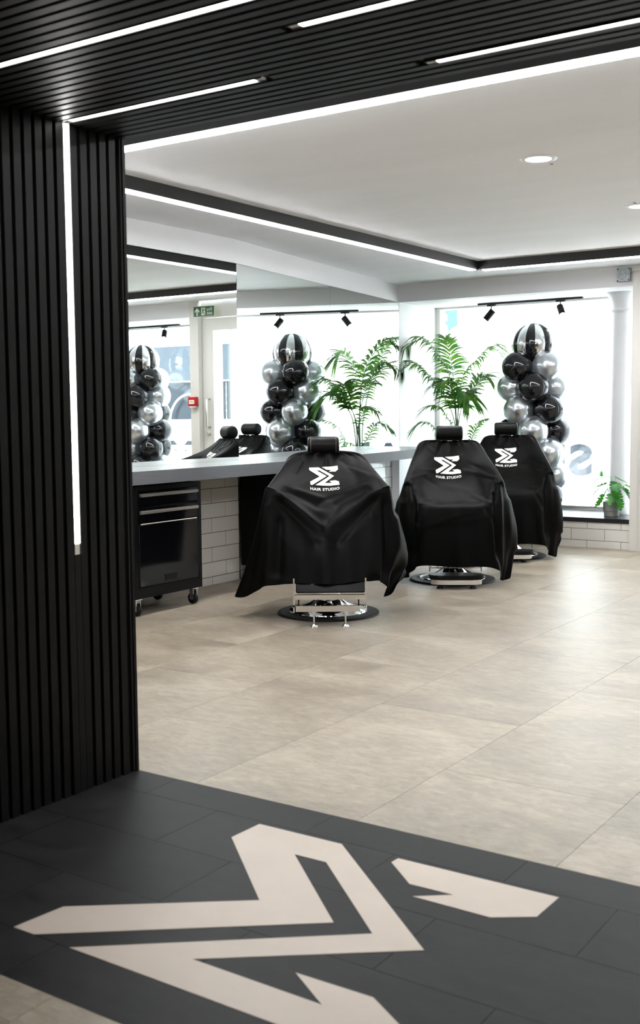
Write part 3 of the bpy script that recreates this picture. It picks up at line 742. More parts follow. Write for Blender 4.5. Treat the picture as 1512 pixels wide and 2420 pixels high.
    for vv in bm.verts:
        x_ = vv.co.x*kx; vv.co = Vector((cx+0.003+x_, cz-0.625*ht+vv.co.y*kz*0.9+(x_*x_*1.3-0.008)*kz, 0))
    for _ in range(1): bmesh.ops.subdivide_edges(bm, edges=[e for e in bm.edges if e.calc_length() > 0.008], cuts=1)
    bmesh.ops.triangulate(bm, faces=bm.faces[:])
    lay(bm, 'lettering')
    return o
def sym(half, asym=None):
    # half: points from back-left to front centre (viewer left negative x) ; mirrored for the right side
    rr = [(-p[0], p[1], p[2]) for p in half[:-1]][::-1]
    return list(half)+rr
def shift(r, dx=0, dy=0, dz=0, right=None):
    out = []
    for x, y_, z in r:
        out.append((x+dx, y_+dy, z+dz))
    return out
# chair with the lap left hanging: the cloth sags in a V between the armrests
ringsA = [
 sym([(-0.06, -0.47, 0.945), (-0.085, -0.44, 0.945), (-0.095, -0.40, 0.945), (-0.085, -0.36, 0.942), (-0.06, -0.345, 0.94), (0.0, -0.34, 0.938)]),
 sym([(-0.16, -0.50, 0.905), (-0.20, -0.47, 0.912), (-0.222, -0.41, 0.915), (-0.20, -0.365, 0.912), (-0.12, -0.34, 0.915), (0.0, -0.332, 0.915)]),
 sym([(-0.24, -0.47, 0.80), (-0.275, -0.36, 0.835), (-0.283, -0.22, 0.842), (-0.26, -0.18, 0.842), (-0.14, -0.185, 0.822), (0.0, -0.19, 0.815)]),
 sym([(-0.29, -0.42, 0.68), (-0.335, -0.20, 0.735), (-0.345, 0.075, 0.763), (-0.315, 0.12, 0.764), (-0.19, 0.02, 0.725), (0.0, -0.05, 0.715)]),
 sym([(-0.33, -0.40, 0.58), (-0.37, -0.16, 0.62), (-0.365, 0.115, 0.735), (-0.325, 0.165, 0.738), (-0.19, 0.14, 0.655), (0.0, 0.11, 0.60)]),
 sym([(-0.35, -0.38, 0.48), (-0.395, -0.14, 0.50), (-0.385, 0.13, 0.60), (-0.335, 0.195, 0.62), (-0.19, 0.21, 0.56), (0.0, 0.235, 0.475)]),
 sym([(-0.38, -0.36, 0.36), (-0.43, -0.10, 0.35), (-0.42, 0.15, 0.40), (-0.345, 0.245, 0.43), (-0.20, 0.285, 0.41), (0.0, 0.30, 0.40)]),
 [(-0.40, -0.34, 0.22), (-0.46, -0.06, 0.20), (-0.515, 0.13, 0.115), (-0.37, 0.28, 0.20), (-0.21, 0.345, 0.228), (0.0, 0.375, 0.225), (0.20, 0.35, 0.238), (0.31, 0.295, 0.225), (0.335, 0.22, 0.125), (0.455, 0.10, 0.25), (0.42, -0.28, 0.24)],
]
def ringsB(hz=0.0):
    return [
 sym([(-0.06, -0.47, 0.975+hz), (-0.085, -0.44, 0.975+hz), (-0.095, -0.40, 0.975+hz), (-0.085, -0.36, 0.972+hz), (-0.06, -0.345, 0.97+hz), (0.0, -0.34, 0.968+hz)]),
 sym([(-0.16, -0.50, 0.94+hz), (-0.195, -0.46, 0.95+hz), (-0.21, -0.41, 0.955+hz), (-0.19, -0.37, 0.957+hz), (-0.11, -0.35, 0.958+hz), (0.0, -0.345, 0.958+hz)]),
 sym([(-0.225, -0.46, 0.83), (-0.258, -0.36, 0.855), (-0.27, -0.25, 0.858), (-0.24, -0.225, 0.858), (-0.13, -0.225, 0.842), (0.0, -0.225, 0.838)]),
 sym([(-0.28, -0.42, 0.68), (-0.318, -0.20, 0.715), (-0.332, 0.07, 0.722), (-0.305, 0.11, 0.722), (-0.18, -0.04, 0.69), (0.0, -0.07, 0.685)]),
 sym([(-0.31, -0.40, 0.57), (-0.345, -0.15, 0.60), (-0.355, 0.11, 0.655), (-0.29, 0.155, 0.66), (-0.19, 0.15, 0.585), (0.0, 0.13, 0.575)]),
 sym([(-0.335, -0.38, 0.47), (-0.375, -0.12, 0.49), (-0.37, 0.13, 0.55), (-0.293, 0.235, 0.545), (-0.20, 0.275, 0.530), (0.0, 0.285, 0.532)]),
 sym([(-0.365, -0.36, 0.33), (-0.405, -0.10, 0.33), (-0.405, 0.13, 0.36), (-0.31, 0.265, 0.37), (-0.21, 0.318, 0.37), (0.0, 0.33, 0.37)]),
 [(-0.39, -0.32, 0.15), (-0.43, -0.06, 0.13), (-0.42, 0.12, 0.06), (-0.325, 0.245, 0.05), (-0.25, 0.345, 0.142), (0.0, 0.365, 0.138), (0.25, 0.345, 0.13), (0.32, 0.25, 0.04), (0.36, 0.16, 0.035), (0.415, 0.06, 0.20), (0.40, -0.30, 0.17)],
]
CR_A = [(-0.31, 0.735, -0.02, 0.50, 0.016, 0.030, 0.020), (0.31, 0.745, -0.02, 0.50, 0.016, 0.030, 0.022), (-0.28, 0.70, -0.05, 0.43, 0.02, 0.03, -0.016), (0.28, 0.70, 0.02, 0.43, 0.02, 0.03, -0.016),
  (-0.27, 0.745, -0.03, 0.63, 0.014, 0.022, -0.012), (0.26, 0.75, 0.03, 0.64, 0.014, 0.022, -0.014), (-0.20, 0.735, 0.0, 0.665, 0.010, 0.016, 0.009), (0.25, 0.765, 0.02, 0.69, 0.010, 0.016, 0.010), (0.10, 0.71, -0.06, 0.655, 0.010, 0.012, -0.007),
  (-0.15, 0.89, -0.20, 0.82, 0.010, 0.02, -0.006), (0.08, 0.90, 0.15, 0.84, 0.010, 0.02, -0.006), (0.0, 0.90, -0.01, 0.84, 0.008, 0.018, -0.006), (0.12, 0.855, 0.25, 0.80, 0.008, 0.014, 0.005),
  (-0.33, 0.70, -0.40, 0.25, 0.018, 0.05, 0.018), (-0.27, 0.60, -0.30, 0.25, 0.02, 0.05, -0.016), (0.32, 0.70, 0.33, 0.22, 0.016, 0.04, -0.020), (0.25, 0.62, 0.26, 0.24, 0.02, 0.05, 0.012), (0.38, 0.60, 0.44, 0.26, 0.02, 0.04, 0.02)]
CR_B = [(-0.275, 0.70, -0.285, 0.16, 0.014, 0.022, -0.020), (0.27, 0.70, 0.285, 0.16, 0.014, 0.022, -0.020), (-0.31, 0.70, -0.335, 0.08, 0.014, 0.03, 0.016), (0.305, 0.70, 0.33, 0.08, 0.014, 0.03, 0.018),
  (-0.24, 0.775, 0.0, 0.755, 0.008, 0.012, 0.004), (0.30, 0.722, 0.08, 0.76, 0.010, 0.014, 0.008), (0.29, 0.74, 0.12, 0.815, 0.009, 0.013, -0.006), (-0.30, 0.722, -0.17, 0.745, 0.010, 0.014, 0.007), (-0.20, 0.72, -0.10, 0.66, 0.008, 0.014, -0.006),
  (-0.26, 0.555, -0.10, 0.575, 0.010, 0.014, 0.006), (0.26, 0.55, 0.12, 0.60, 0.010, 0.014, 0.007), (0.20, 0.535, 0.27, 0.42, 0.010, 0.02, -0.008), (-0.22, 0.535, -0.27, 0.42, 0.010, 0.02, -0.008),
  (-0.06, 0.955, -0.09, 0.88, 0.009, 0.018, -0.006), (0.05, 0.955, 0.08, 0.87, 0.009, 0.018, -0.007), (0.0, 0.95, 0.0, 0.88, 0.008, 0.014, 0.005), (-0.17, 0.93, -0.10, 0.88, 0.008, 0.014, 0.005), (0.36, 0.60, 0.40, 0.20, 0.02, 0.04, 0.018), (-0.36, 0.60, -0.41, 0.15, 0.02, 0.04, 0.016)]
CR_C = [(a+0.012*math.sin(i*2.1), b+0.012*math.cos(i*1.7), c+0.014*math.cos(i*1.3), d+0.01*math.sin(i), e, f, g*(0.8+0.4*((i*7) % 5)/4)) for i, (a, b, c, d, e, f, g) in enumerate(CR_B)]
l1, a1 = place(-3.600, 5.429, 0.561, -0.828)
l2, a2 = place(-3.575, 6.982, 0.513, -0.858)
l3, a3 = place(-3.778, 8.394, 0.42, -0.907)
chair(l1, a1, 'barber chair nearest the camera, bare chrome footrest bars showing', 'bars', hz=-0.005, hx=-0.02, sf=0.17, st=0.44)
cape(l1, a1, 'black barber cape sagging in a V, over the nearest chair', ringsA, 3, (-0.018, 0.802, 0.182, 0.112), creases=CR_A)
chair(l2, a2, 'barber chair in the middle of the row, padded footrest showing', 'pad', hz=0.04)
cape(l2, a2, 'black barber cape with its whole front showing, over the middle chair', ringsB(), 11, (-0.025, 0.80, 0.188, 0.128), creases=CR_B)
chair(l3, a3, 'barber chair farthest away, half behind the middle one', 'pad', hz=0.05, hx=-0.03)
cape(l3, a3, 'black barber cape on the farthest chair, beside the window sill', ringsB(0.005), 23, (-0.03, 0.815, 0.185, 0.125), creases=CR_C)

# ------------------------------------------------------------------ track lights in the bays
def aim_tube(bm, c, d, r, h, seg=20):
    d = Vector(d).normalized(); tube(bm, [Vector(c)-d*h/2, Vector(c)+d*h/2], r, seg)
def track(x0, x1, y, spots, label):
    t = empty('track_light', ((x0+x1)/2, y, ZSO)); tag(t, label, 'track light', 'black spotlight tracks in the window bays')
    h = (x1-x0)/2
    link('track', bbox(-h, h, -0.017, 0.017, -0.020, 0.0, 0.002, 1), m_beam, t)
    for sx, d, lit in spots:
        g = empty('spotlight', (sx-(x0+x1)/2, 0, -0.020)); g.parent = t
        bm = bbox(-0.045, 0.045, -0.012, 0.012, -0.014, 0.0, 0.003, 1); cyl(bm, (0, 0, -0.014), (0, 0, -0.062), 0.006, 10); link('adapter', bm, m_beam, g)
        dd = Vector(d).normalized(); c = Vector((0, 0, -0.072))+dd*0.03
        bm = new_bm(); aim_tube(bm, c, dd, 0.031, 0.112, 24); link('lamp_body', bm, m_cabm, g, True, autosmooth=40)
        bm = new_bm(); aim_tube(bm, c+dd*0.0565, dd, 0.025, 0.002, 24); link('bulb', bm, m_spot, g)
track(-4.75, -3.706, 9.80, [(-4.612, (-0.62, -0.15, -0.75), True), (-3.92, (0.45, -0.5, -0.75), True)], 'black spotlight track above the balloon column in the left bay')
track(-1.10, -0.05, 9.80, [(-0.87, (-0.35, -0.55, -0.75), True), (-0.25, (0.5, -0.4, -0.75), True)], 'black spotlight track seen only in the left mirror')

# ------------------------------------------------------------------ balloon columns
def balloon_mesh():
    bm = new_bm(); n = 20; prof = []
    for i in range(n+1):
        a = math.pi*i/n; r = math.sin(a); z = math.cos(a)
        prof.append((0.143*r, -0.143*z*(1.06 if z > 0 else 1.0)))
    prof[0] = (0.0, prof[0][1]); prof[-1] = (0.0, prof[-1][1])
    lathe(bm, prof, 28); lathe(bm, [(0.0, -0.149), (0.006, -0.151), (0.012, -0.164), (0.0, -0.164)], 10)
    bmesh.ops.recalc_face_normals(bm, faces=bm.faces)
    me = bpy.data.meshes.new('balloon'); bm.to_mesh(me); bm.free()
    for p in me.polygons: p.use_smooth = True
    return me
bal_b = balloon_mesh(); bal_b.materials.append(m_bblack)
bal_s = balloon_mesh(); bal_s.materials.append(m_bsilver)
def gores():
    out = []; n = 14
    for k in range(n):
        bm = new_bm(); vs = []
        for i in range(25):
            a = math.pi*i/24; R_ = 0.200; r = R_*math.sin(a); z = R_*math.cos(a)
            if z < 0: z *= 1.06; r *= (1-0.10*(z/R_)**4)
            row = []
            for j in range(7):
                th = 2*math.pi*(k+j/6)/n; s_ = 1+0.03*math.sin(math.pi*j/6)*math.sin(a)
                row.append(bm.verts.new((r*s_*math.cos(th), r*s_*math.sin(th), z)))
            vs.append(row)
        for i in range(24):
            for j in range(6): bm.faces.new([vs[i][j], vs[i][j+1], vs[i+1][j+1], vs[i+1][j]])
        bmesh.ops.remove_doubles(bm, verts=bm.verts[:], dist=1e-5)
        bmesh.ops.recalc_face_normals(bm, faces=bm.faces)
        me = bpy.data.meshes.new('gore'); bm.to_mesh(me); bm.free(); me.materials.append(m_foilb if k % 2 == 0 else m_foils)
        for p in me.polygons: p.use_smooth = True
        out.append(me)
    return out
GORES = gores()
def column(x, y, rz, label):
    t = empty('balloon_column', (x, y, ZSILL), rz); tag(t, label, 'balloon column', 'balloon columns in the window bays')
    bm = new_bm(); lathe(bm, [(0.0, 0.0), (0.15, 0.0), (0.15, 0.012), (0.0, 0.014)], 32); tube(bm, [(0, 0, 0.01), (0, 0, 1.38)], 0.012, 10); link('pole', bm, m_white, t, True, autosmooth=40)
    L = [(1.585, -116, 'bsss'), (1.395, -67, 'bsbs'), (1.195, -112, 'sbbb'), (1.0, -67, 'sbsb'), (0.795, -112, 'bssb'), (0.59, -67, 'bsbs'), (0.41, -112, 'sbbs')]
    for z, a0, cols in L:
        for q in range(4):
            a = math.radians(a0+90*q); b = bpy.data.objects.new('balloon', bal_b if cols[q] == 'b' else bal_s); C.objects.link(b); b.parent = t
            b.location = (0.195*math.cos(a), 0.195*math.sin(a), z-ZSILL)
            b.rotation_euler = (0, math.radians(-90), a+math.pi) if False else Vector((math.cos(a), math.sin(a), 0.0)).to_track_quat('Z', 'Y').to_euler()
            s_ = random.uniform(0.96, 1.03); b.scale = (s_, s_, s_)
    g = empty('foil_balloon', (0, 0, 1.787-ZSILL), math.radians(14)); g.parent = t
    for me in GORES:
        o = bpy.data.objects.new('gore', me); C.objects.link(o); o.parent = g
    bm = new_bm(); tube(bm, [(0, 0, 0.198), (0.002, 0, 0.222)], [0.006, 0.002], 6); link('valve_tail', bm, m_foils, g)
column(-4.105, 9.63, 0.0, 'black and silver balloon column with striped foil ball, between palm and pillar')
column(-0.67, 9.63, math.radians(-45), 'black and silver balloon column seen only in the left mirror')

# ------------------------------------------------------------------ palm
FR = {
 'a': [(-4.83, 9.5, 1.03), (-4.87, 9.47, 1.47), (-4.96, 9.43, 1.69), (-5.10, 9.38, 1.86), (-5.22, 9.35, 1.83)],
 'b': [(-4.83, 9.52, 1.03), (-4.82, 9.6, 1.48), (-4.71, 9.68, 1.67), (-4.59, 9.74, 1.79), (-4.52, 9.78, 1.74)],
 'c': [(-4.83, 9.48, 1.04), (-4.91, 9.38, 1.35), (-5.03, 9.32, 1.53), (-5.14, 9.27, 1.63), (-5.22, 9.24, 1.61)],
 'd': [(-4.81, 9.5, 1.03), (-4.75, 9.47, 1.23), (-4.64, 9.46, 1.39), (-4.55, 9.44, 1.49), (-4.50, 9.43, 1.50)],
 'e': [(-4.81, 9.46, 1.04), (-4.78, 9.38, 1.23), (-4.76, 9.28, 1.37), (-4.76, 9.18, 1.45), (-4.78, 9.08, 1.45)],
 'f': [(-4.85, 9.55, 1.03), (-4.92, 9.62, 1.48), (-4.98, 9.68, 1.69), (-5.05, 9.75, 1.84), (-5.10, 9.80, 1.90)],
 'g': [(-4.82, 9.45, 0.96), (-4.88, 9.4, 1.14), (-4.93, 9.36, 1.22), (-4.98, 9.3, 1.24), (-5.05, 9.27, 1.2)],
 'h': [(-4.79, 9.5, 0.83), (-4.68, 9.5, 0.9), (-4.63, 9.49, 1.01), (-4.56, 9.47, 1.08), (-4.50, 9.45, 1.11)],
 'i': [(-4.79, 9.45, 1.04), (-4.74, 9.38, 1.23), (-4.68, 9.31, 1.33), (-4.61, 9.25, 1.36), (-4.56, 9.21, 1.32)],
 'j': [(-4.86, 9.46, 0.80), (-4.95, 9.40, 0.95), (-5.02, 9.36, 1.06), (-5.10, 9.33, 1.08), (-5.18, 9.31, 1.03)],
}
palm = empty('palm_plant', (-4.85, 9.5, ZSILL)); tag(palm, 'tall feathery palm on the sill in the left window corner', 'plant')
po = Vector((-4.85, 9.5, ZSILL))
bm = new_bm(); lathe(bm, [(0.0, 0.0), (0.085, 0.0), (0.11, 0.19), (0.115, 0.20), (0.115, 0.21), (0.102, 0.21), (0.10, 0.19), (0.0, 0.19)], 32); link('pot', bm, m_pot, palm, True, autosmooth=40)
bm = new_bm(); lathe(bm, [(0.0, 0.197), (0.1, 0.195), (0.1, 0.19), (0.0, 0.19)], 24); link('soil', bm, m_soil, palm)
for key, cp in FR.items():
    rng = random.Random(ord(key))
    base = Vector((-4.85+rng.uniform(-0.03, 0.03), 9.5+rng.uniform(-0.03, 0.03), ZSILL+0.19))
    ctrl = np.array([base[:]]+[list(p) for p in cp], float)
    path = [Vector(p)-po for p in resample(ctrl, 70)]
    start = {'g': 20, 'h': 16, 'j': 16}.get(key, 26)
    bm = new_bm(); rad = [0.0065*(1-0.85*i/69) for i in range(70)]
    tube(bm, path, rad, 6)
    st = link('frond', bm, m_leaf, palm, True)
    st.data.materials.clear(); st.data.materials.append(m_stem)
    bm = new_bm()
    nl = 31 if key not in 'ghj' else 18
    for q in range(nl):
        f = q/(nl-1); i = int(start+(68-start)*f); p = path[i]; tg = (path[min(i+1, 69)]-path[max(i-1, 0)]).normalized()
        sd = tg.cross(Vector((0, 0, 1)));
        if sd.length < 1e-3: sd = Vector((1, 0, 0))
        sd.normalize(); upv = sd.cross(tg).normalized()
        Lf = (0.275 if key not in 'ghj' else 0.17)*(0.55+0.75*math.sin(math.pi*(0.12+0.75*f)))*0.85
        for s in (-1, 1):
            dirn = (sd*s*(0.95-0.55*f)+tg*(0.45+0.55*f)+upv*rng.uniform(0.10, 0.35)).normalized()
            ll = Lf*rng.uniform(0.85, 1.1); wdt = 0.0115*rng.uniform(0.8, 1.15); pr = None; droop = rng.uniform(0.5, 0.95)
            wv = dirn.cross(upv).normalized()
            if wv.length < 1e-3: wv = tg
            N_ = 7
            for k in range(N_+1):
                a = k/N_; c = p+dirn*ll*a+Vector((0, 0, -1))*droop*ll*a*a*0.9
                ww = wdt*max(0.02, math.sin(math.pi*(0.12+0.86*a)))
                cur = (bm.verts.new(c-wv*ww), bm.verts.new(c+upv*0.0015*0+Vector((0, 0, 0.002))*0), bm.verts.new(c+wv*ww))
                if pr:
                    bm.faces.new([pr[0], pr[1], cur[1], cur[0]]); bm.faces.new([pr[1], pr[2], cur[2], cur[1]])
                pr = cur
    for vv in bm.verts:                    # leaves bend back where they meet the wall and mirror
        wv_ = vv.co+po; dn = (wv_-PC).dot(N2)
        if wv_.y < YW+0.02 and dn < 0.012: wv_ += N2*(0.012-dn)
        if wv_.y >= YW-0.02 and wv_.x < XW0+0.01: wv_.x = XW0+0.01
        wv_.y = min(wv_.y, YG-0.07); vv.co = wv_-po
    link('leaflets', bm, m_leaf, st, True)

# ------------------------------------------------------------------ small potted monstera on the sill
mp_ = empty('potted_plant', (-3.285, 9.435, ZSILL)); tag(mp_, 'small split-leaf plant in a grey stepped pot on the black sill', 'plant')
bm = new_bm(); lathe(bm, [(0.0, 0.0), (0.058, 0.0), (0.063, 0.004), (0.065, 0.048), (0.0705, 0.051), (0.0735, 0.127), (0.071, 0.130), (0.067, 0.127), (0.066, 0.115), (0.0, 0.115)], 40); link('pot', bm, m_pot, mp_, True, autosmooth=35)
bm = new_bm(); lathe(bm, [(0.0, 0.121), (0.066, 0.119), (0.066, 0.115), (0.0, 0.115)], 24); link('soil', bm, m_soil, mp_)
def leaf_mesh(bm, L, Wd):
    # heart outline with deep notches, cupped along the midrib
    out = []
    N_ = 22
    for i in range(N_+1):
        a = i/N_
        wv = Wd*(math.sin(math.pi*min(1, a*0.93+0.07))**0.75)*(1-0.25*a)
        notch = (i % 5 in (2,)) and 0.2 < a < 0.9
        out.append((a*L-0.16*L*math.sin(math.pi*max(0, 0.25-a)/0.25)*0, wv*(0.30 if notch else 1.0)))
    mid = [bm.verts.new((x, 0, 0.0)) for x, _ in out]
    for s in (-1, 1):
        ed = [bm.verts.new((x-0.10*L*(1-x/L)*(wv/Wd), s*wv, 0.22*wv-0.9*(x-L*0.3)**2*0.6)) for x, wv in out]
        for i in range(N_): bm.faces.new([mid[i], mid[i+1], ed[i+1], ed[i]] if s > 0 else [mid[i], ed[i], ed[i+1], mid[i+1]])
LV = [(-0.10, -0.03, 0.245, -150, -50, 0.10), (-0.115, 0.0, 0.325, -165, -48, 0.10), (-0.055, -0.05, 0.195, -120, -62, 0.10), (-0.03, -0.05, 0.285, -140, -18, 0.11), (0.035, 0.0, 0.335, -25, -16, 0.12),
      (0.05, -0.05, 0.285, -60, -30, 0.11), (0.065, 0.02, 0.265, -20, -35, 0.10), (0.06, -0.06, 0.215, -50, -52, 0.11), (0.115, -0.01, 0.25, -35, -48, 0.11), (0.105, 0.03, 0.275, 20, -30, 0.09), (0.0, 0.06, 0.30, -80, -55, 0.10),
      (-0.05, 0.05, 0.24, -140, -60, 0.10), (0.015, -0.06, 0.20, -80, -60, 0.10), (0.085, -0.03, 0.15, -60, -78, 0.085), (-0.085, -0.03, 0.14, -140, -50, 0.075), (-0.105, 0.03, 0.345, 110, 55, 0.05), (0.03, 0.03, 0.24, -70, -60, 0.11), (-0.01, 0.0, 0.345, -150, -10, 0.09)]
for x, y_, z, az, el, Ls in LV:
    bm = new_bm(); tube(bm, [(random.uniform(-0.012, 0.012), random.uniform(-0.012, 0.012), 0.115), (x*0.45, y_*0.45, 0.115+(z-0.115)*0.75), (x, y_, z)], [0.0028, 0.002, 0.0014], 6)
    st = link('stem', bm, m_stem2, mp_, True)
    bm = new_bm(); leaf_mesh(bm, Ls*1.15, Ls*0.50)
    Rm = Matrix.Translation((x, y_, z)) @ Matrix.Rotation(math.radians(az), 4, 'Z') @ Matrix.Rotation(math.radians(-el), 4, 'Y') @ Matrix.Rotation(random.uniform(-0.4, 0.4), 4, 'X')
    bmesh.ops.transform(bm, matrix=Rm, verts=bm.verts[:])
    link('leaf', bm, m_leaf2, st, True)

# ------------------------------------------------------------------ small fittings on the window wall
t = empty('junction_box', (-3.126, YW, 2.305)); tag(t, 'small galvanised steel junction box on the beam above the pillar', 'junction box')
link('box', bbox(-0.056, 0.056, -0.035, -0.0005, -0.056, 0.056, 0.003, 1), m_galv, t)
link('lid', bbox(-0.055, 0.055, -0.038, -0.0352, -0.055, 0.055, 0.001, 1), m_galv, t)
for sx in (-1, 1):
    for sz in (-1, 1):
        bm = new_bm(); lathe(bm, [(0.0, 0.0), (0.005, 0.0), (0.005, 0.002), (0.0, 0.003)], 10, (sx*0.047, sz*0.047, 0))
        remap(bm, lambda c: (c.x, -0.038-c.z, c.y)); link('lid_screw', bm, m_cabm, t)
bm = new_bm(); tube(bm, [(-3.069, YW-0.02, 2.325), (-3.04, YW-0.045, 2.331), (-2.98, YW-0.045, 2.335), (-2.6, YW-0.045, 2.338)], 0.005, 8); cb_ = link('cable', bm, m_white, None, True); tag(cb_, 'pale cable leaving the junction box along the beam', 'cable')
t = link('wall_plate', bbox(XW1-0.0095, XW1-0.0005, YW+0.0, YW+0.05, 1.39, 1.52, 0.002, 1), m_joinery); tag(t, 'slim pale plate on the window jamb beside the pillar', 'wall plate')
# fire exit sign
t = empty('exit_sign', (-1.976, YW-0.012, 2.262)); tag(t, 'green fire exit sign above the door, mirrored in the left mirror', 'sign')
link('border', bbox(-0.146, 0.146, -0.0215, -0.0185, -0.058, 0.058), m_cream, t)
link('panel', bbox(-0.140, 0.140, -0.0235, -0.0216, -0.052, 0.052), m_green, t)
def flat(bm, pts, y_=-0.0242):
    bm.faces.new([bm.verts.new((x, y_, z)) for x, z in pts])
bm = new_bm(); flat(bm, [(0.09, 0.038), (0.122, 0.004), (0.118, -0.010), (0.098, 0.008), (0.098, -0.042), (0.082, -0.042), (0.082, 0.008), (0.062, -0.010), (0.058, 0.004)]); link('arrow', bm, m_cream, t)
bm = new_bm(); flat(bm, [(-0.02, -0.04), (0.034, -0.04), (0.034, 0.040), (-0.02, 0.040)]); link('doorway', bm, m_cream, t)
bm = new_bm(); y_ = -0.0247
flat(bm, [(0.004, 0.026), (0.012, 0.026), (0.015, 0.033), (0.008, 0.037), (0.001, 0.033)], y_)
flat(bm, [(-0.008, 0.022), (0.012, 0.024), (0.018, 0.002), (0.006, -0.004), (0.0, 0.012)], y_); flat(bm, [(0.006, -0.002), (0.018, 0.002), (0.024, -0.016), (0.034, -0.020), (0.033, -0.026), (0.018, -0.022)], y_)
flat(bm, [(0.004, -0.002), (0.012, 0.0), (0.004, -0.018), (-0.012, -0.034), (-0.02, -0.03), (-0.004, -0.014)], y_); flat(bm, [(-0.008, 0.022), (0.002, 0.018), (-0.018, 0.002), (-0.02, 0.01)], y_); flat(bm, [(0.012, 0.022), (0.018, 0.016), (0.032, 0.010), (0.032, 0.016)], y_)
link('running_figure', bm, m_green, t)
for txt, zz in (('Fire', 0.018), ('exit', -0.020)):
    bm = text_bm(txt, 0.048, bold=0.0006, res=3); remap(bm, lambda c, zz=zz: (-0.078+c.x, -0.0242, zz+c.y)); link('lettering', bm, m_cream, t)
# red call point
t = empty('call_point', (-1.825, YW-0.03, 1.315)); tag(t, 'red fire alarm call point on the door post, seen in the left mirror', 'alarm')
link('housing', bbox(-0.052, 0.052, -0.05, -0.0005, -0.05, 0.05, 0.004, 2), m_red, t)
link('break_panel', bbox(-0.036, 0.036, -0.0525, -0.0502, -0.025, 0.016), m_cream, t)
for x in (-0.018, 0.0, 0.018):
    bm = new_bm(); flat(bm, [(x-0.006, -0.008), (x+0.006, -0.008), (x+0.006, 0.0), (x-0.006, 0.0)], -0.053); link('printed_mark', bm, m_cabm, t)
link('cover', bbox(-0.040, 0.040, -0.045, -0.012, -0.062, -0.0505), m_white, t)

# ------------------------------------------------------------------ stool whose foot just enters the frame on the right
t = empty('stool', (-0.845, 3.40, 0)); tag(t, 'black round stool foot at the right edge of the picture', 'stool')
bm = new_bm(); lathe(bm, [(0.0, 0.0), (0.205, 0.0), (0.216, 0.006), (0.216, 0.014), (0.205, 0.021), (0.06, 0.035), (0.0, 0.036)], 48); link('base', bm, m_rubber, t, True, autosmooth=50)
bm = new_bm(); lathe(bm, [(0.03, 0.03), (0.03, 0.45), (0.022, 0.46), (0.022, 0.60), (0.0, 0.60)], 24); link('column', bm, m_chrome, t, True, autosmooth=40)
bm = new_bm(); lathe(bm, [(0.0, 0.60), (0.19, 0.60), (0.205, 0.62), (0.205, 0.66), (0.185, 0.685), (0.0, 0.69)], 40); link('seat', bm, m_leather, t, True, autosmooth=50)

# ------------------------------------------------------------------ the street outside
bm = new_bm(); box(bm, -30, 25, YG+0.13, 12.6, -0.25, -0.05); struct(link('pavement', bm, m_pave))
bm = new_bm(); box(bm, -30, 25, 12.6, 30, -0.40, -0.15); struct(link('road', bm, m_road))
bld = empty('house', (0, 16.0, -0.15)); tag(bld, 'pale rendered house front across the street', 'building')
bm = new_bm(); box(bm, -26, 0.6, 0, 0.4, 0, 8.5); link('wall', bm, m_render, bld)
link('string_course', bbox(-26, 0.6, -0.06, 0.0, 3.55, 3.75), m_render, bld)
for x0, z0, w_, h_ in ((-12.6, 0.9, 1.1, 1.8), (-9.6, 0.9, 1.1, 1.8), (-4.9, 0.9, 1.1, 1.8), (-2.2, 0.9, 1.1, 1.8), (-12.6, 4.6, 1.0, 1.7), (-9.6, 4.6, 1.0, 1.7), (-6.9, 4.6, 1.0, 1.7), (-4.2, 4.6, 1.0, 1.7), (-1.5, 4.6, 1.0, 1.7)):
    bm = new_bm()
    for a, b, c, d in ((x0, x0+0.08, z0, z0+h_), (x0+w_-0.08, x0+w_, z0, z0+h_), (x0+0.08, x0+w_-0.08, z0, z0+0.08), (x0+0.08, x0+w_-0.08, z0+h_-0.08, z0+h_), (x0+0.08, x0+w_-0.08, z0+h_/2-0.03, z0+h_/2+0.03)): box(bm, a, b, -0.05, 0.0, c, d)
    wn = link('window', bm, m_white, bld)
    bm = new_bm(); box(bm, x0+0.08, x0+w_-0.08, -0.015, -0.002, z0+0.08, z0+h_-0.08); link('pane', bm, m_curtain, wn)
bm = new_bm(); tube(bm, [(-3.3, -0.06, 0), (-3.3, -0.06, 8.4)], 0.035, 8); link('drainpipe', bm, m_pave, bld, True)
dr = link('front_door', bbox(-7.4, -6.4, -0.04, 0.0, 0.0, 2.1), mat('grey_blue_door', (0.12, 0.125, 0.14), 0.5), bld)
shp = empty('shop', (0, 15.9, -0.15)); tag(shp, 'dark shop front across the street, seen in the left mirror', 'building')
bm = new_bm(); box(bm, 0.6, 12, 0.1, 0.5, 2.65, 8.5); link('wall', bm, m_render, shp)
link('fascia', bbox(0.7, 9.5, 0.0, 0.1, 1.95, 2.6), m_shop, shp)
link('display_glass', bbox(0.7, 9.5, 0.06, 0.1, 0.75, 1.93), m_shopw, shp)
link('stall_riser', bbox(0.7, 9.5, 0.0, 0.1, 0.0, 0.74), m_white, shp)
for x in (0.7, 3.6, 6.5): link('mullion', bbox(x, x+0.09, 0.0, 0.06, 0.74, 1.95), m_shop, shp)
bm = new_bm(); tube(bm, [(3.95+0.5*math.cos(a), -0.03, 1.2+0.5*math.sin(a)) for a in [math.pi*i/20 for i in range(21)]], 0.018, 6); link('hoop', bm, m_white, shp, True)
for x in (3.1, 3.3, 3.5, 3.7, 3.9):
    bm = new_bm(); tube(bm, [(x, -0.02, 1.9), (x, -0.02, 1.2)], 0.004, 4)
    for q in range(5): sphere(bm, (x, -0.02, 1.25+0.14*q), 0.012, 6, 4)
    link('string_light', bm, m_white, shp)
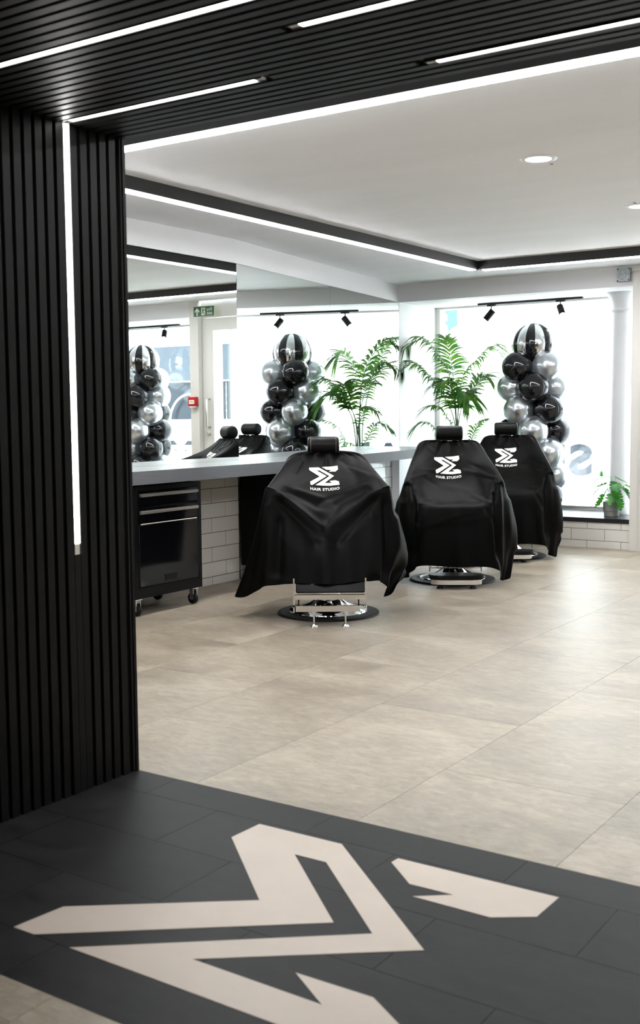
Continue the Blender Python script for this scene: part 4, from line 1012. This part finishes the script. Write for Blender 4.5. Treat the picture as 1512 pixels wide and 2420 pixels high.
# projecting teal shop sign by the left window corner
sg = empty('projecting_sign', (-5.95, 11.5, 2.0)); tag(sg, 'teal hanging shop sign with a white letter S outside the window', 'sign')
bm = new_bm(); prism(bm, [(-0.42, 0.55), (0.115, 0.55), (0.115, 0.175), (-0.30, -0.075), (-0.42, -0.075)], -0.012, 0.012); remap(bm, lambda c: (c.x, c.z, c.y)); link('panel', bm, m_teal, sg)
bm = text_bm('S', 0.33, bold=0.012, res=5); remap(bm, lambda c: (-0.075+c.x, -0.0135, 0.165+c.y)); link('letter', bm, m_white, sg)
bm = new_bm(); tube(bm, [(-0.45, 0, 0.57), (0.13, 0, 0.57)], 0.012, 8); tube(bm, [(-0.43, 0, 0.57), (-0.43, 0, -2.05)], 0.02, 8); link('bracket', bm, m_cabm, sg)
# parked car behind the frosted lettering
car = empty('parked_car', (-5.2, 13.7, -0.15)); tag(car, 'dark parked car glimpsed through the cut-out window lettering', 'car')
prof = [(x, z*0.84) for x, z in [(-2.1, 0.28), (-2.15, 0.6), (-2.0, 0.78), (-1.25, 0.92), (-0.65, 1.36), (0.75, 1.40), (1.45, 1.0), (2.0, 0.92), (2.1, 0.6), (2.05, 0.28)]]
bm = new_bm(); prism(bm, prof, -0.82, 0.82); remap(bm, lambda c: (c.x, c.z, c.y)); bmesh.ops.bevel(bm, geom=bm.edges[:], offset=0.06, segments=2, affect='EDGES'); link('body', bm, m_car, car, True, autosmooth=35)
for pw in ([(-1.05, 0.95), (-0.58, 1.29), (0.1, 1.31), (0.1, 0.97)], [(0.17, 0.97), (0.17, 1.31), (0.7, 1.32), (1.2, 1.02)]):
    bm = new_bm(); prism(bm, [(x, z*0.84) for x, z in pw], -0.835, -0.825); remap(bm, lambda c: (c.x, c.z, c.y)); link('side_window', bm, m_shopw, car)
for x in (-1.3, 1.3):
    for yv in (-0.8, 0.62):
        bm = new_bm(); lathe(bm, [(0.0, 0.0), (0.2, 0.0), (0.31, 0.01), (0.32, 0.05), (0.32, 0.15), (0.31, 0.18), (0.0, 0.18)], 28); remap(bm, lambda c, x=x, yv=yv: (x+c.x, yv-0.05+c.z, 0.32+c.y)); link('wheel', bm, m_rubber, car, True, autosmooth=40)
